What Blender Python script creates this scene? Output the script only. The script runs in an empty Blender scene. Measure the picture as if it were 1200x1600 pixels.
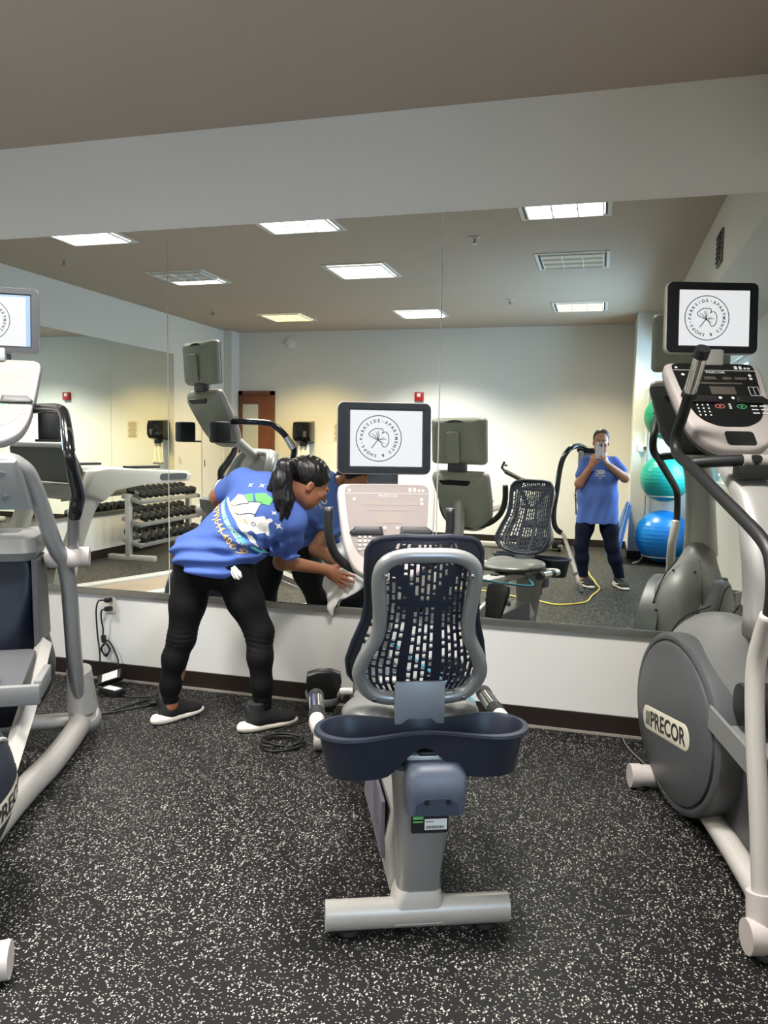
import bpy, bmesh, math, random
import numpy as np
from mathutils import Vector, Matrix, Quaternion
from mathutils.bvhtree import BVHTree

random.seed(7)
SC = bpy.context.scene
COL = SC.collection
PI = math.pi

# ------------------------------------------------------------------ camera
CAM_H = 1.4125
CEIL = 3.04
PSI, TH, RO = 0.2692861860183749, 0.09013883406183983, 0.01739311624746875
fw = Vector((-math.sin(PSI) * math.cos(TH), math.cos(PSI) * math.cos(TH), -math.sin(TH)))
rt = Vector((math.cos(PSI), math.sin(PSI), 0))
up = rt.cross(fw)
r2 = rt * math.cos(RO) + up * math.sin(RO)
u2 = up * math.cos(RO) - rt * math.sin(RO)
CAM = Vector((0, -3.87, CAM_H))
cd = bpy.data.cameras.new('camera')
cam = bpy.data.objects.new('camera', cd)
COL.objects.link(cam)
m = Matrix((r2, u2, -fw)).transposed().to_4x4()
m.translation = CAM
cam.matrix_world = m
cd.sensor_fit = 'VERTICAL'
cd.sensor_height = 36
cd.lens = 1219.3143 / 1600 * 36
cd.clip_start = 0.02
cd.clip_end = 60
SC.camera = cam

# ------------------------------------------------------------------ world, lights, exposure
w = bpy.data.worlds.new('daylight')
SC.world = w
w.use_nodes = True
bg = w.node_tree.nodes['Background']
bg.inputs[0].default_value = (0.62, 0.80, 1.0, 1)
bg.inputs[1].default_value = 2.2
vs = SC.view_settings
vs.view_transform = 'Standard'
vs.look = 'None'
vs.exposure = 0.73
vs.gamma = 1
vs.use_curve_mapping = False
LAMP = 3.2           # glow of a lit ceiling panel
LAMP_W = 38.0        # watts thrown down through its louvre
LAMP_SPREAD = 118    # cut-off of the louvre, degrees
SKY_LAMP = 150.0     # watts of daylight coming in at the glass door on the beam side
cy = SC.cycles
cy.max_bounces = 10
cy.diffuse_bounces = 4
cy.glossy_bounces = 6
cy.transmission_bounces = 6
cy.sample_clamp_indirect = 6
cy.caustics_reflective = True
cy.caustics_refractive = False
cy.use_denoising = True

al = bpy.data.lights.new('daylight_lamp', 'AREA')
al.shape = 'RECTANGLE'
al.size, al.size_y = 1.9, 1.4
al.energy = SKY_LAMP
al.color = (0.45, 0.70, 1.0)
alo = bpy.data.objects.new('daylight_lamp', al)
COL.objects.link(alo)
alo.location = (1.75, -5.0, 1.66)
alo.rotation_euler = (0, PI / 2, 0)     # shines towards -x

# ------------------------------------------------------------------ materials
def s2l(c):
    return tuple(((x / 255) / 12.92 if x / 255 <= .04045 else ((x / 255 + .055) / 1.055) ** 2.4) for x in c)

def mat(name, rgb, rough=.5, metal=0., spec=.5, bump=0., bscale=200., noise=0., nscale=6., coat=0., lin=False):
    mt = bpy.data.materials.new(name)
    mt.use_nodes = True
    nt = mt.node_tree
    b = nt.nodes['Principled BSDF']
    c = rgb if lin else s2l(rgb)
    b.inputs['Base Color'].default_value = (*c, 1)
    b.inputs['Roughness'].default_value = rough
    b.inputs['Metallic'].default_value = metal
    b.inputs['Specular IOR Level'].default_value = spec
    b.inputs['Coat Weight'].default_value = coat
    tc = nt.nodes.new('ShaderNodeTexCoord')
    if noise > 0:
        n = nt.nodes.new('ShaderNodeTexNoise')
        n.inputs['Scale'].default_value = nscale
        n.inputs['Detail'].default_value = 4
        nt.links.new(tc.outputs['Object'], n.inputs['Vector'])
        mx = nt.nodes.new('ShaderNodeMix')
        mx.data_type = 'RGBA'
        mx.inputs['A'].default_value = (*[x * (1 - noise) for x in c], 1)
        mx.inputs['B'].default_value = (*[min(1, x * (1 + noise)) for x in c], 1)
        nt.links.new(n.outputs['Fac'], mx.inputs['Factor'])
        nt.links.new(mx.outputs['Result'], b.inputs['Base Color'])
    if bump > 0:
        n = nt.nodes.new('ShaderNodeTexNoise')
        n.inputs['Scale'].default_value = bscale
        n.inputs['Detail'].default_value = 3
        nt.links.new(tc.outputs['Object'], n.inputs['Vector'])
        bp = nt.nodes.new('ShaderNodeBump')
        bp.inputs['Strength'].default_value = bump
        bp.inputs['Distance'].default_value = .002
        nt.links.new(n.outputs['Fac'], bp.inputs['Height'])
        nt.links.new(bp.outputs['Normal'], b.inputs['Normal'])
    return mt

def emat(name, rgb, strength, lin=False):
    mt = bpy.data.materials.new(name)
    mt.use_nodes = True
    b = mt.node_tree.nodes['Principled BSDF']
    c = rgb if lin else s2l(rgb)
    b.inputs['Base Color'].default_value = (.04, .04, .04, 1)
    b.inputs['Emission Color'].default_value = (*c, 1)
    b.inputs['Emission Strength'].default_value = strength
    return mt

M = {}
M['wall'] = mat('wall_paint', (223, 221, 216), .6, bump=.08, bscale=160, spec=.3)
M['ceil'] = mat('ceiling_paint', (188, 175, 162), .8, bump=.06, bscale=120, spec=.2)
M['base'] = mat('baseboard_rubber', (38, 30, 26), .45, spec=.4)
M['channel'] = mat('mirror_channel', (170, 170, 165), .3, metal=.9)
M['mirror'] = mat('mirror_glass', (236, 240, 233), .0, metal=1.)
M['mirror_back'] = mat('mirror_edge', (40, 46, 42), .4)
M['silver'] = mat('silver_paint', (176, 174, 170), .36, metal=.35, bump=.02, bscale=400)
M['silver_lt'] = mat('light_silver_paint', (182, 177, 170), .38, metal=.2)
M['grey_frame'] = mat('grey_frame_paint', (148, 148, 146), .34, metal=.45)
M['grey_pl'] = mat('grey_plastic', (112, 112, 110), .48, bump=.05, bscale=600)
M['grey_pl_dk'] = mat('dark_grey_plastic', (74, 75, 77), .45, bump=.05, bscale=600)
M['grey_cool'] = mat('cool_grey_plastic', (84, 90, 104), .42)
M['navy'] = mat('navy_plastic', (34, 38, 50), .42, spec=.4)
M['navy_lt'] = mat('slate_plastic', (58, 64, 80), .4)
M['black'] = mat('black_rubber', (20, 20, 21), .5)
M['black_gl'] = mat('gloss_black_tube', (14, 14, 15), .18, coat=.4)
M['bezel'] = mat('screen_bezel', (21, 23, 27), .5, spec=.25)
M['bezel_grey'] = mat('screen_bezel_grey', (54, 56, 59), .5)
M['screen_back'] = mat('screen_shell', (156, 157, 146), .5)
M['shell_white'] = mat('white_plastic', (180, 171, 166), .5, spec=.25)
M['over_glare'] = mat('console_overlay_glare', (138, 128, 124), .55, spec=.15)  # glare of the ceiling lights put into the overlay colour
M['over_glare2'] = mat('console_overlay_panel', (142, 130, 122), .55, spec=.15)  # readouts paled to go with the glare painted on the overlay
M['over_black'] = mat('console_overlay_black', (16, 17, 18), .28)
M['key'] = mat('console_key', (168, 160, 156), .35)
M['lcd'] = mat('console_lcd', (84, 78, 70), .25)
M['white_ink'] = mat('white_ink', (220, 220, 220), .5)
M['red_ink'] = mat('red_ink', (205, 110, 100), .5)
M['green_ink'] = mat('green_ink', (80, 165, 110), .5)
M['ink'] = mat('black_ink', (30, 30, 32), .6)
M['chrome'] = mat('chrome', (225, 222, 215), .12, metal=1.)
M['steel'] = mat('steel_screw', (190, 190, 190), .25, metal=1.)
M['badge'] = mat('badge_cream', (214, 208, 188), .35, metal=.1)
M['seat'] = mat('seat_vinyl', (92, 92, 88), .4, bump=.05, bscale=300)
M['screen'] = emat('display_picture', (222, 224, 226), .62)
M['screen_b'] = emat('display_margin_blue', (150, 190, 235), .6)
M['wood'] = mat('door_wood', (118, 66, 40), .4, noise=.35, nscale=9)
M['white_paint'] = mat('white_door_paint', (220, 220, 218), .5)
M['frost'] = mat('door_lite', (196, 200, 190), .15)
M['paper'] = mat('paper', (226, 212, 184), .7)
M['paper_w'] = mat('white_paper', (236, 234, 230), .7)
M['red'] = mat('alarm_red', (168, 30, 34), .4)
M['cream'] = mat('cream_plate', (228, 220, 200), .45)
M['cord'] = mat('black_cord', (18, 18, 18), .45)
M['yellow'] = mat('yellow_cord', (214, 190, 84), .5)
M['cyan'] = mat('cyan_cord', (46, 112, 132), .4)
M['dumb'] = mat('dumbbell_rubber', (22, 22, 22), .55)
M['ball_g'] = mat('green_vinyl', (28, 134, 106), .32)
M['ball_t'] = mat('teal_vinyl', (30, 160, 150), .3)
M['ball_b'] = mat('blue_vinyl', (22, 120, 200), .3)
M['mat_blue'] = mat('blue_vinyl_pad', (60, 110, 180), .5)
M['skin'] = mat('skin', (150, 98, 70), .5, noise=.06, nscale=30)
M['skin_l'] = mat('skin_light', (184, 132, 104), .5, noise=.06, nscale=30)
M['hair'] = mat('black_hair', (20, 16, 15), .38, noise=.4, nscale=60)
M['hair_b'] = mat('brown_hair', (46, 32, 26), .45)
M['shirt'] = mat('blue_cotton', (86, 112, 184), .85, spec=.15, bump=.15, bscale=500)
M['legging'] = mat('black_legging', (13, 13, 14), .75, spec=.2, bump=.1, bscale=400)
M['legging_n'] = mat('navy_legging', (16, 22, 44), .75, spec=.2)
M['shoe'] = mat('shoe_mesh', (26, 26, 28), .7, bump=.3, bscale=500)
M['sole'] = mat('shoe_sole', (232, 222, 208), .6)
M['cloth'] = mat('white_towel', (232, 230, 226), .9, bump=.4, bscale=300)
M['p_white'] = mat('print_white', (236, 234, 226), .8)
M['p_green'] = mat('print_green', (112, 196, 110), .8)
M['p_teal'] = mat('print_teal', (74, 158, 168), .8)
M['p_gold'] = mat('print_gold', (222, 190, 130), .8)
M['p_dark'] = mat('print_navy', (40, 52, 90), .8)
M['phone'] = mat('phone_case', (196, 198, 202), .35)
M['lens'] = mat('phone_lens', (12, 12, 14), .1)
M['glass'] = None

def glass_mat():
    mt = bpy.data.materials.new('window_glass')
    mt.use_nodes = True
    nt = mt.node_tree
    nt.nodes.remove(nt.nodes['Principled BSDF'])
    tr = nt.nodes.new('ShaderNodeBsdfTransparent')
    gl = nt.nodes.new('ShaderNodeBsdfGlossy')
    gl.inputs['Roughness'].default_value = .02
    mx = nt.nodes.new('ShaderNodeMixShader')
    mx.inputs[0].default_value = .06
    nt.links.new(tr.outputs[0], mx.inputs[1])
    nt.links.new(gl.outputs[0], mx.inputs[2])
    nt.links.new(mx.outputs[0], nt.nodes['Material Output'].inputs[0])
    return mt
M['glass'] = glass_mat()

def floor_mat():
    mt = bpy.data.materials.new('flecked_rubber_floor')
    mt.use_nodes = True
    nt = mt.node_tree
    b = nt.nodes['Principled BSDF']
    tc = nt.nodes.new('ShaderNodeTexCoord')
    def flecks(scale, stretch, rot, thr, dens):
        mp = nt.nodes.new('ShaderNodeMapping')
        mp.inputs['Scale'].default_value = (scale, scale * stretch, 1)
        mp.inputs['Rotation'].default_value = (0, 0, rot)
        nt.links.new(tc.outputs['Object'], mp.inputs['Vector'])
        dn = nt.nodes.new('ShaderNodeTexNoise')
        dn.noise_dimensions = '2D'
        dn.inputs['Scale'].default_value = 1.1
        nt.links.new(mp.outputs[0], dn.inputs['Vector'])
        ad = nt.nodes.new('ShaderNodeMixRGB')
        ad.blend_type = 'ADD'
        ad.inputs[0].default_value = .9
        nt.links.new(mp.outputs[0], ad.inputs[1])
        nt.links.new(dn.outputs['Color'], ad.inputs[2])
        v = nt.nodes.new('ShaderNodeTexVoronoi')
        v.voronoi_dimensions = '2D'
        v.inputs['Scale'].default_value = 1
        nt.links.new(ad.outputs[0], v.inputs['Vector'])
        lt = nt.nodes.new('ShaderNodeMapRange')
        lt.inputs['From Min'].default_value = thr * .8
        lt.inputs['From Max'].default_value = thr * 1.15
        lt.inputs['To Min'].default_value = 1
        lt.inputs['To Max'].default_value = 0
        nt.links.new(v.outputs['Distance'], lt.inputs['Value'])
        sp = nt.nodes.new('ShaderNodeSeparateColor')
        nt.links.new(v.outputs['Color'], sp.inputs[0])
        gt = nt.nodes.new('ShaderNodeMath')
        gt.operation = 'LESS_THAN'
        gt.inputs[1].default_value = dens
        nt.links.new(sp.outputs[0], gt.inputs[0])
        mu = nt.nodes.new('ShaderNodeMath')
        mu.operation = 'MULTIPLY'
        nt.links.new(lt.outputs[0], mu.inputs[0])
        nt.links.new(gt.outputs[0], mu.inputs[1])
        return mu.outputs[0]
    a1 = flecks(150, 1.8, .4, .32, .15)
    a2 = flecks(145, .55, 1.2, .31, .12)
    mx = nt.nodes.new('ShaderNodeMath')
    mx.operation = 'MAXIMUM'
    nt.links.new(a1, mx.inputs[0])
    nt.links.new(a2, mx.inputs[1])
    n = nt.nodes.new('ShaderNodeTexNoise')
    n.inputs['Scale'].default_value = 260
    n.inputs['Detail'].default_value = 2
    nt.links.new(tc.outputs['Object'], n.inputs['Vector'])
    cr = nt.nodes.new('ShaderNodeMix')
    cr.data_type = 'RGBA'
    cr.inputs['A'].default_value = (*s2l((15, 15, 15)), 1)
    cr.inputs['B'].default_value = (*s2l((28, 27, 27)), 1)
    nt.links.new(n.outputs['Fac'], cr.inputs['Factor'])
    cm = nt.nodes.new('ShaderNodeMix')
    cm.data_type = 'RGBA'
    cm.inputs['B'].default_value = (*s2l((164, 161, 152)), 1)
    nt.links.new(mx.outputs[0], cm.inputs['Factor'])
    nt.links.new(cr.outputs['Result'], cm.inputs['A'])
    nt.links.new(cm.outputs['Result'], b.inputs['Base Color'])
    b.inputs['Roughness'].default_value = .55
    b.inputs['Specular IOR Level'].default_value = .14
    bp = nt.nodes.new('ShaderNodeBump')
    bp.inputs['Strength'].default_value = .25
    bp.inputs['Distance'].default_value = .001
    nt.links.new(n.outputs['Fac'], bp.inputs['Height'])
    nt.links.new(bp.outputs['Normal'], b.inputs['Normal'])
    return mt
M['floor'] = floor_mat()

# ------------------------------------------------------------------ mesh helpers
def V(*a):
    return Vector(a[0] if len(a) == 1 else a)

def obj(name, bm, mt, parent=None, smooth=35, label=None):
    me = bpy.data.meshes.new(name)
    if isinstance(bm, tuple):
        me.from_pydata(bm[0], [], bm[1])
        me.update()
    else:
        bmesh.ops.recalc_face_normals(bm, faces=bm.faces[:])
        bm.to_mesh(me)
        bm.free()
    for x in (mt if isinstance(mt, (list, tuple)) else [mt]):
        me.materials.append(x)
    if smooth:
        me.shade_smooth()
        if smooth < 180:
            me.set_sharp_from_angle(angle=math.radians(smooth))
    o = bpy.data.objects.new(name, me)
    COL.objects.link(o)
    if parent is not None:
        o.parent = parent
    if label:
        o['label'] = label
    return o

def tag(o, label, cat, group=None, kind=None):
    o['label'] = label
    o['category'] = cat
    if group:
        o['group'] = group
    if kind:
        o['kind'] = kind
    return o

def thing(name, label, cat, loc=(0, 0, 0), rz=0., group=None):
    o = bpy.data.objects.new(name, None)
    o.empty_display_size = .1
    COL.objects.link(o)
    o.location = loc
    o.rotation_euler = (0, 0, rz)
    return tag(o, label, cat, group)

def struct(name, bm, mt, smooth=0):
    o = obj(name, bm, mt, smooth=smooth)
    o['kind'] = 'structure'
    return o

def box(bm, c, s, bev=0., rot=None, seg=2):
    """c centre, s full size, rot 3x3/4x4 applied about the centre"""
    r = bmesh.ops.create_cube(bm, size=1)
    vs_ = r['verts']
    bmesh.ops.scale(bm, vec=s, verts=vs_)
    if bev > 0:
        es = list({e for v in vs_ for e in v.link_edges})
        rr = bmesh.ops.bevel(bm, geom=es, offset=bev, segments=seg, affect='EDGES', profile=.5)
        vs_ = list({v for f in rr['faces'] for v in f.verts} | {v for v in vs_ if v.is_valid})
    if rot is not None:
        bmesh.ops.transform(bm, matrix=rot.to_4x4(), verts=vs_)
    bmesh.ops.translate(bm, vec=c, verts=vs_)
    return bm

def smooth_path(pts, n=6, closed=False):
    pts = [Vector(p) for p in pts]
    if len(pts) < 3:
        return pts
    out = []
    N = len(pts)
    rng = range(N) if closed else range(N - 1)
    for i in rng:
        p0 = pts[(i - 1) % N] if closed or i > 0 else pts[0] * 2 - pts[1]
        p1 = pts[i]
        p2 = pts[(i + 1) % N]
        p3 = pts[(i + 2) % N] if closed or i + 2 < N else pts[-1] * 2 - pts[-2]
        for k in range(n):
            t = k / n
            out.append(.5 * ((2 * p1) + (p2 - p0) * t + (2 * p0 - 5 * p1 + 4 * p2 - p3) * t * t + (3 * p1 - p0 - 3 * p2 + p3) * t ** 3))
    if not closed:
        out.append(pts[-1])
    return out

def tube(bm, pts, r, seg=14, closed=False, cap=True, flat=1., axis=None, sm=0):
    """sweep a circle (or an ellipse: flat scales the second axis; axis = direction of the first axis)"""
    if sm:
        if isinstance(r, (list, tuple)):
            n0 = len(pts)
            P = smooth_path(pts, sm, closed)
            r = [r[min(n0 - 1, i // sm)] + (r[min(n0 - 1, i // sm + 1)] - r[min(n0 - 1, i // sm)]) * ((i % sm) / sm) for i in range(len(P))]
        else:
            P = smooth_path(pts, sm, closed)
    else:
        P = [Vector(p) for p in pts]
    N = len(P)
    rings = []
    prev = None
    for i in range(N):
        a = P[(i - 1) % N] if closed or i > 0 else P[0]
        b = P[(i + 1) % N] if closed or i < N - 1 else P[-1]
        t = (b - a)
        t = t.normalized() if t.length > 1e-9 else Vector((0, 0, 1))
        if prev is None:
            ax = Vector(axis) if axis is not None else (Vector((0, 0, 1)) if abs(t.z) < .9 else Vector((1, 0, 0)))
        else:
            ax = prev
        if axis is not None:
            ax = Vector(axis)
        n1 = ax - t * ax.dot(t)
        if n1.length < 1e-6:
            n1 = t.orthogonal()
        n1.normalize()
        n2 = t.cross(n1)
        prev = n1
        rr = r[i] if isinstance(r, (list, tuple)) else r
        rings.append([bm.verts.new(P[i] + n1 * math.cos(2 * PI * k / seg) * rr + n2 * math.sin(2 * PI * k / seg) * rr * flat) for k in range(seg)])
    for i in range(N if closed else N - 1):
        A, B = rings[i], rings[(i + 1) % N]
        for k in range(seg):
            bm.faces.new((A[k], A[(k + 1) % seg], B[(k + 1) % seg], B[k]))
    if cap and not closed:
        bm.faces.new(rings[0][::-1])
        bm.faces.new(rings[-1])
    return bm

def rect_path(w_, h_, r, n=6):
    out = []
    for cx, cy_, a0 in ((w_ / 2 - r, h_ / 2 - r, 0), (-w_ / 2 + r, h_ / 2 - r, 90), (-w_ / 2 + r, -h_ / 2 + r, 180), (w_ / 2 - r, -h_ / 2 + r, 270)):
        for k in range(n + 1):
            a = math.radians(a0 + 90 * k / n)
            out.append((cx + r * math.cos(a), cy_ + r * math.sin(a)))
    return out

def frame_m(o, u, v):
    """4x4 mapping (u, v, depth) to space; depth axis = u x v"""
    u = Vector(u).normalized()
    v = Vector(v)
    v = (v - u * v.dot(u)).normalized()
    d = u.cross(v)
    mm = Matrix((u, v, d)).transposed().to_4x4()
    mm.translation = Vector(o)
    return mm

def prism(bm, outline, d0, d1, mm=None, bev=0., layers=None):
    """outline 2-D; extruded between depths; layers = [(depth, scale)] for a lofted stack"""
    mm = mm or Matrix.Identity(4)
    cx = sum(p[0] for p in outline) / len(outline)
    cyy = sum(p[1] for p in outline) / len(outline)
    if layers is None:
        if bev > 0:
            w_ = max(p[0] for p in outline) - min(p[0] for p in outline)
            h_ = max(p[1] for p in outline) - min(p[1] for p in outline)
            k = 1 - 2 * bev / min(w_, h_)
            k2 = 1 - .6 * bev / min(w_, h_)
            sg = 1 if d1 > d0 else -1
            layers = [(d0, k), (d0 + sg * bev * .3, k2), (d0 + sg * bev, 1), (d1 - sg * bev, 1), (d1 - sg * bev * .3, k2), (d1, k)]
        else:
            layers = [(d0, 1), (d1, 1)]
    rings = []
    for d, k in layers:
        kx, ky = k if isinstance(k, tuple) else (k, k)
        rings.append([bm.verts.new(mm @ Vector((cx + (p[0] - cx) * kx, cyy + (p[1] - cyy) * ky, d))) for p in outline])
    n = len(outline)
    for A, B in zip(rings, rings[1:]):
        for k in range(n):
            bm.faces.new((A[k], A[(k + 1) % n], B[(k + 1) % n], B[k]))
    bm.faces.new(rings[0][::-1])
    bm.faces.new(rings[-1])
    return bm

def ringframe(bm, outer, inner, d0, d1, mm=None):
    """flat frame between two outlines of equal point count"""
    mm = mm or Matrix.Identity(4)
    n = len(outer)
    R = [[bm.verts.new(mm @ Vector((p[0], p[1], d))) for p in o] for o in (outer, inner) for d in (d0, d1)]
    o0, o1, i0, i1 = R
    for k in range(n):
        j = (k + 1) % n
        bm.faces.new((o0[k], o0[j], o1[j], o1[k]))
        bm.faces.new((i0[j], i0[k], i1[k], i1[j]))
        bm.faces.new((o1[k], o1[j], i1[j], i1[k]))
        bm.faces.new((o0[j], o0[k], i0[k], i0[j]))
    return bm

def lathe(bm, prof, c=(0, 0, 0), axis=(0, 0, 1), seg=28, sx=1., sy=1.):
    """prof = [(radius, height)]"""
    q = Vector((0, 0, 1)).rotation_difference(Vector(axis).normalized()).to_matrix()
    rings = []
    for r, h in prof:
        rings.append([bm.verts.new(Vector(c) + q @ Vector((r * sx * math.cos(2 * PI * k / seg), r * sy * math.sin(2 * PI * k / seg), h))) for k in range(seg)])
    for A, B in zip(rings, rings[1:]):
        for k in range(seg):
            bm.faces.new((A[k], A[(k + 1) % seg], B[(k + 1) % seg], B[k]))
    bm.faces.new(rings[0][::-1])
    bm.faces.new(rings[-1])
    return bm

def ball_(bm, c, r, seg=20, scale=(1, 1, 1)):
    mm = Matrix.Translation(Vector(c)) @ Matrix.Diagonal((r * scale[0], r * scale[1], r * scale[2], 1))
    bmesh.ops.create_uvsphere(bm, u_segments=seg, v_segments=max(8, seg // 2), radius=1, matrix=mm)
    return bm

def B():
    return bmesh.new()

_TXT = {}
def text_geo(s, size=1., bold=0.):
    key = (s, bold)
    if key not in _TXT:
        cu = bpy.data.curves.new('txt', 'FONT')
        cu.body = s
        cu.align_x = 'CENTER'
        cu.align_y = 'CENTER'
        cu.size = 1
        cu.offset = bold
        cu.resolution_u = 3
        o = bpy.data.objects.new('txt', cu)
        COL.objects.link(o)
        me = bpy.data.meshes.new_from_object(o)
        _TXT[key] = ([v.co.copy() for v in me.vertices], [tuple(p.vertices) for p in me.polygons])
        bpy.data.objects.remove(o)
        bpy.data.curves.remove(cu)
        bpy.data.meshes.remove(me)
    return _TXT[key]

def text(bm, s, size, mm, at=(0, 0), rot=0., d=0., bold=.0, sx=1.):
    vv, ff = text_geo(s, bold=bold)
    c, sn = math.cos(rot), math.sin(rot)
    nv = []
    for p in vv:
        x, y = p.x * size * sx, p.y * size
        nv.append(bm.verts.new(mm @ Vector((at[0] + c * x - sn * y, at[1] + sn * x + c * y, d))))
    for f in ff:
        try:
            bm.faces.new([nv[i] for i in f])
        except ValueError:
            pass
    return bm

def ribbon(bm, pts, wd, mm, d=0., closed=False, sm=0):
    P = [Vector((p[0], p[1], 0)) for p in pts]
    if sm:
        P = smooth_path(P, sm, closed)
    n = len(P)
    L, R = [], []
    for i in range(n):
        a = P[(i - 1) % n] if closed or i > 0 else P[0]
        b = P[(i + 1) % n] if closed or i < n - 1 else P[-1]
        t = (b - a).normalized()
        nn = Vector((-t.y, t.x, 0)) * wd / 2
        L.append(bm.verts.new(mm @ (P[i] + nn + Vector((0, 0, d)))))
        R.append(bm.verts.new(mm @ (P[i] - nn + Vector((0, 0, d)))))
    for i in range(n if closed else n - 1):
        j = (i + 1) % n
        bm.faces.new((L[i], R[i], R[j], L[j]))
    return bm

def quad2(bm, x0, y0, x1, y1, mm, d=0.):
    bm.faces.new([bm.verts.new(mm @ Vector((x, y, d))) for x, y in ((x0, y0), (x1, y0), (x1, y1), (x0, y1))])
    return bm

def poly2(bm, pts, mm, d=0.):
    bm.faces.new([bm.verts.new(mm @ Vector((x, y, d))) for x, y in pts])
    return bm

# ------------------------------------------------------------------ implicit surfaces (bodies, cloth, moulded covers)
class SDF:
    def __init__(s, lo, hi, h):
        s.lo = np.array(lo, float)
        s.h = h
        s.n = np.ceil((np.array(hi) - s.lo) / h).astype(int) + 1
        s.d = np.full(s.n, 1.0, np.float32)

    def _blk(s, lo, hi):
        a = np.clip(np.floor((np.array(lo) - s.lo) / s.h).astype(int), 0, s.n)
        b = np.clip(np.ceil((np.array(hi) - s.lo) / s.h).astype(int) + 1, 0, s.n)
        if (b <= a).any():
            return None, None
        sl = tuple(slice(int(x), int(y)) for x, y in zip(a, b))
        ax = [s.lo[i] + np.arange(a[i], b[i]) * s.h for i in range(3)]
        X = np.stack(np.meshgrid(*ax, indexing='ij'), -1).astype(np.float32)
        return sl, X

    def _mix(s, sl, v, k, sub=False):
        a = s.d[sl]
        if sub:
            v = -v
            if k > 0:
                h = np.clip(.5 - .5 * (v - a) / k, 0, 1)
                s.d[sl] = v * (1 - h) + a * h + k * h * (1 - h)
            else:
                s.d[sl] = np.maximum(a, v)
        elif k > 0:
            h = np.clip(.5 + .5 * (v - a) / k, 0, 1)
            s.d[sl] = v * (1 - h) + a * h - k * h * (1 - h)
        else:
            s.d[sl] = np.minimum(a, v)

    def cone(s, a, b, ra, rb, k=.01, sub=False, sq=None):
        a, b = np.array(a, float), np.array(b, float)
        mr = max(ra, rb) + k + 4 * s.h
        if sq is not None:
            mr *= max(1, 1 / min(sq[1], 1))
        sl, X = s._blk(np.minimum(a, b) - mr, np.maximum(a, b) + mr)
        if sl is None:
            return s
        ba = b - a
        pa = X - a.astype(np.float32)
        t = np.clip((pa @ ba) / max(ba @ ba, 1e-9), 0, 1)
        q = pa - t[..., None] * ba.astype(np.float32)
        if sq is not None:                      # (axis, factor): thicker (>1) or thinner (<1) along an axis
            n = np.array(sq[0], float)
            n /= np.linalg.norm(n)
            q = q + (q @ n)[..., None] * (n * (1 / sq[1] - 1)).astype(np.float32)
        v = np.linalg.norm(q, axis=-1) - (ra + (rb - ra) * t)
        if sq is not None:
            v = v * min(1, sq[1])
        s._mix(sl, v.astype(np.float32), k, sub)
        return s

    def chain(s, pts, rs, k=.01, **kw):
        for i in range(len(pts) - 1):
            s.cone(pts[i], pts[i + 1], rs[i], rs[i + 1], k, **kw)
        return s

    def ell(s, c, rad, R=None, k=.01, sub=False):
        c = np.array(c, float)
        R = np.eye(3) if R is None else np.array(R, float)     # columns = axes
        rad = np.array(rad, float)
        mr = rad.max() + k + 4 * s.h
        sl, X = s._blk(c - mr, c + mr)
        if sl is None:
            return s
        p = (X - c.astype(np.float32)) @ R
        k0 = np.linalg.norm(p / rad, axis=-1)
        k1 = np.linalg.norm(p / rad ** 2, axis=-1)
        v = k0 * (k0 - 1) / np.maximum(k1, 1e-6)
        s._mix(sl, v.astype(np.float32), k, sub)
        return s

    def cut(s, p, n, k=0.):
        """remove everything on the side n points to"""
        n = np.array(n, float)
        n /= np.linalg.norm(n)
        sl, X = s._blk(s.lo, s.lo + s.n * s.h)
        v = (X - np.array(p, float)) @ n
        s._mix(sl, -v.astype(np.float32), k, True)
        return s

    def wobble(s, fn):
        sl, X = s._blk(s.lo, s.lo + s.n * s.h)
        s.d[sl] = s.d[sl] + fn(X).astype(np.float32)
        return s

    def mesh(s, smooth=1):
        d = s.d
        ins = d < 0
        c8 = [ins[i:d.shape[0] - 1 + i, j:d.shape[1] - 1 + j, k:d.shape[2] - 1 + k] for i in (0, 1) for j in (0, 1) for k in (0, 1)]
        cnt = sum(x.astype(np.int8) for x in c8)
        act = (cnt > 0) & (cnt < 8)
        idx = np.full(act.shape, -1, np.int64)
        ii = np.argwhere(act)
        idx[act] = np.arange(len(ii))
        off = np.array([(i, j, k) for i in (0, 1) for j in (0, 1) for k in (0, 1)])
        val = np.stack([d[ii[:, 0] + o[0], ii[:, 1] + o[1], ii[:, 2] + o[2]] for o in off], 1)
        acc = np.zeros((len(ii), 3))
        num = np.zeros(len(ii))
        for a in range(8):
            for b in range(a + 1, 8):
                if np.abs(off[a] - off[b]).sum() != 1:
                    continue
                va, vb = val[:, a], val[:, b]
                mm_ = (va < 0) != (vb < 0)
                t = np.where(mm_, va / np.where(mm_, va - vb, 1), 0)
                p = off[a] + t[:, None] * (off[b] - off[a])
                acc += p * mm_[:, None]
                num += mm_
        pos = s.lo + (ii + acc / num[:, None]) * s.h
        F_ = []
        for ax in range(3):
            o1, o2 = [(1, 2), (2, 0), (0, 1)][ax]
            sl0 = [slice(1, -1)] * 3
            sl0[ax] = slice(0, -1)
            sl1 = list(sl0)
            sl1[ax] = slice(1, None)
            a = ins[tuple(sl0)]
            b = ins[tuple(sl1)]
            e = np.argwhere(a != b)
            base = e + np.array([0 if i == ax else 1 for i in range(3)])
            flip = a[tuple(e.T)]
            def cell(q1, q2):
                t = base.copy()
                t[:, o1] -= q1
                t[:, o2] -= q2
                return idx[tuple(t.T)]
            q = np.stack([cell(1, 1), cell(0, 1), cell(0, 0), cell(1, 0)], 1)
            q[~flip] = q[~flip][:, ::-1]
            F_.append(q[(q >= 0).all(1)])
        F_ = np.concatenate(F_)
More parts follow.
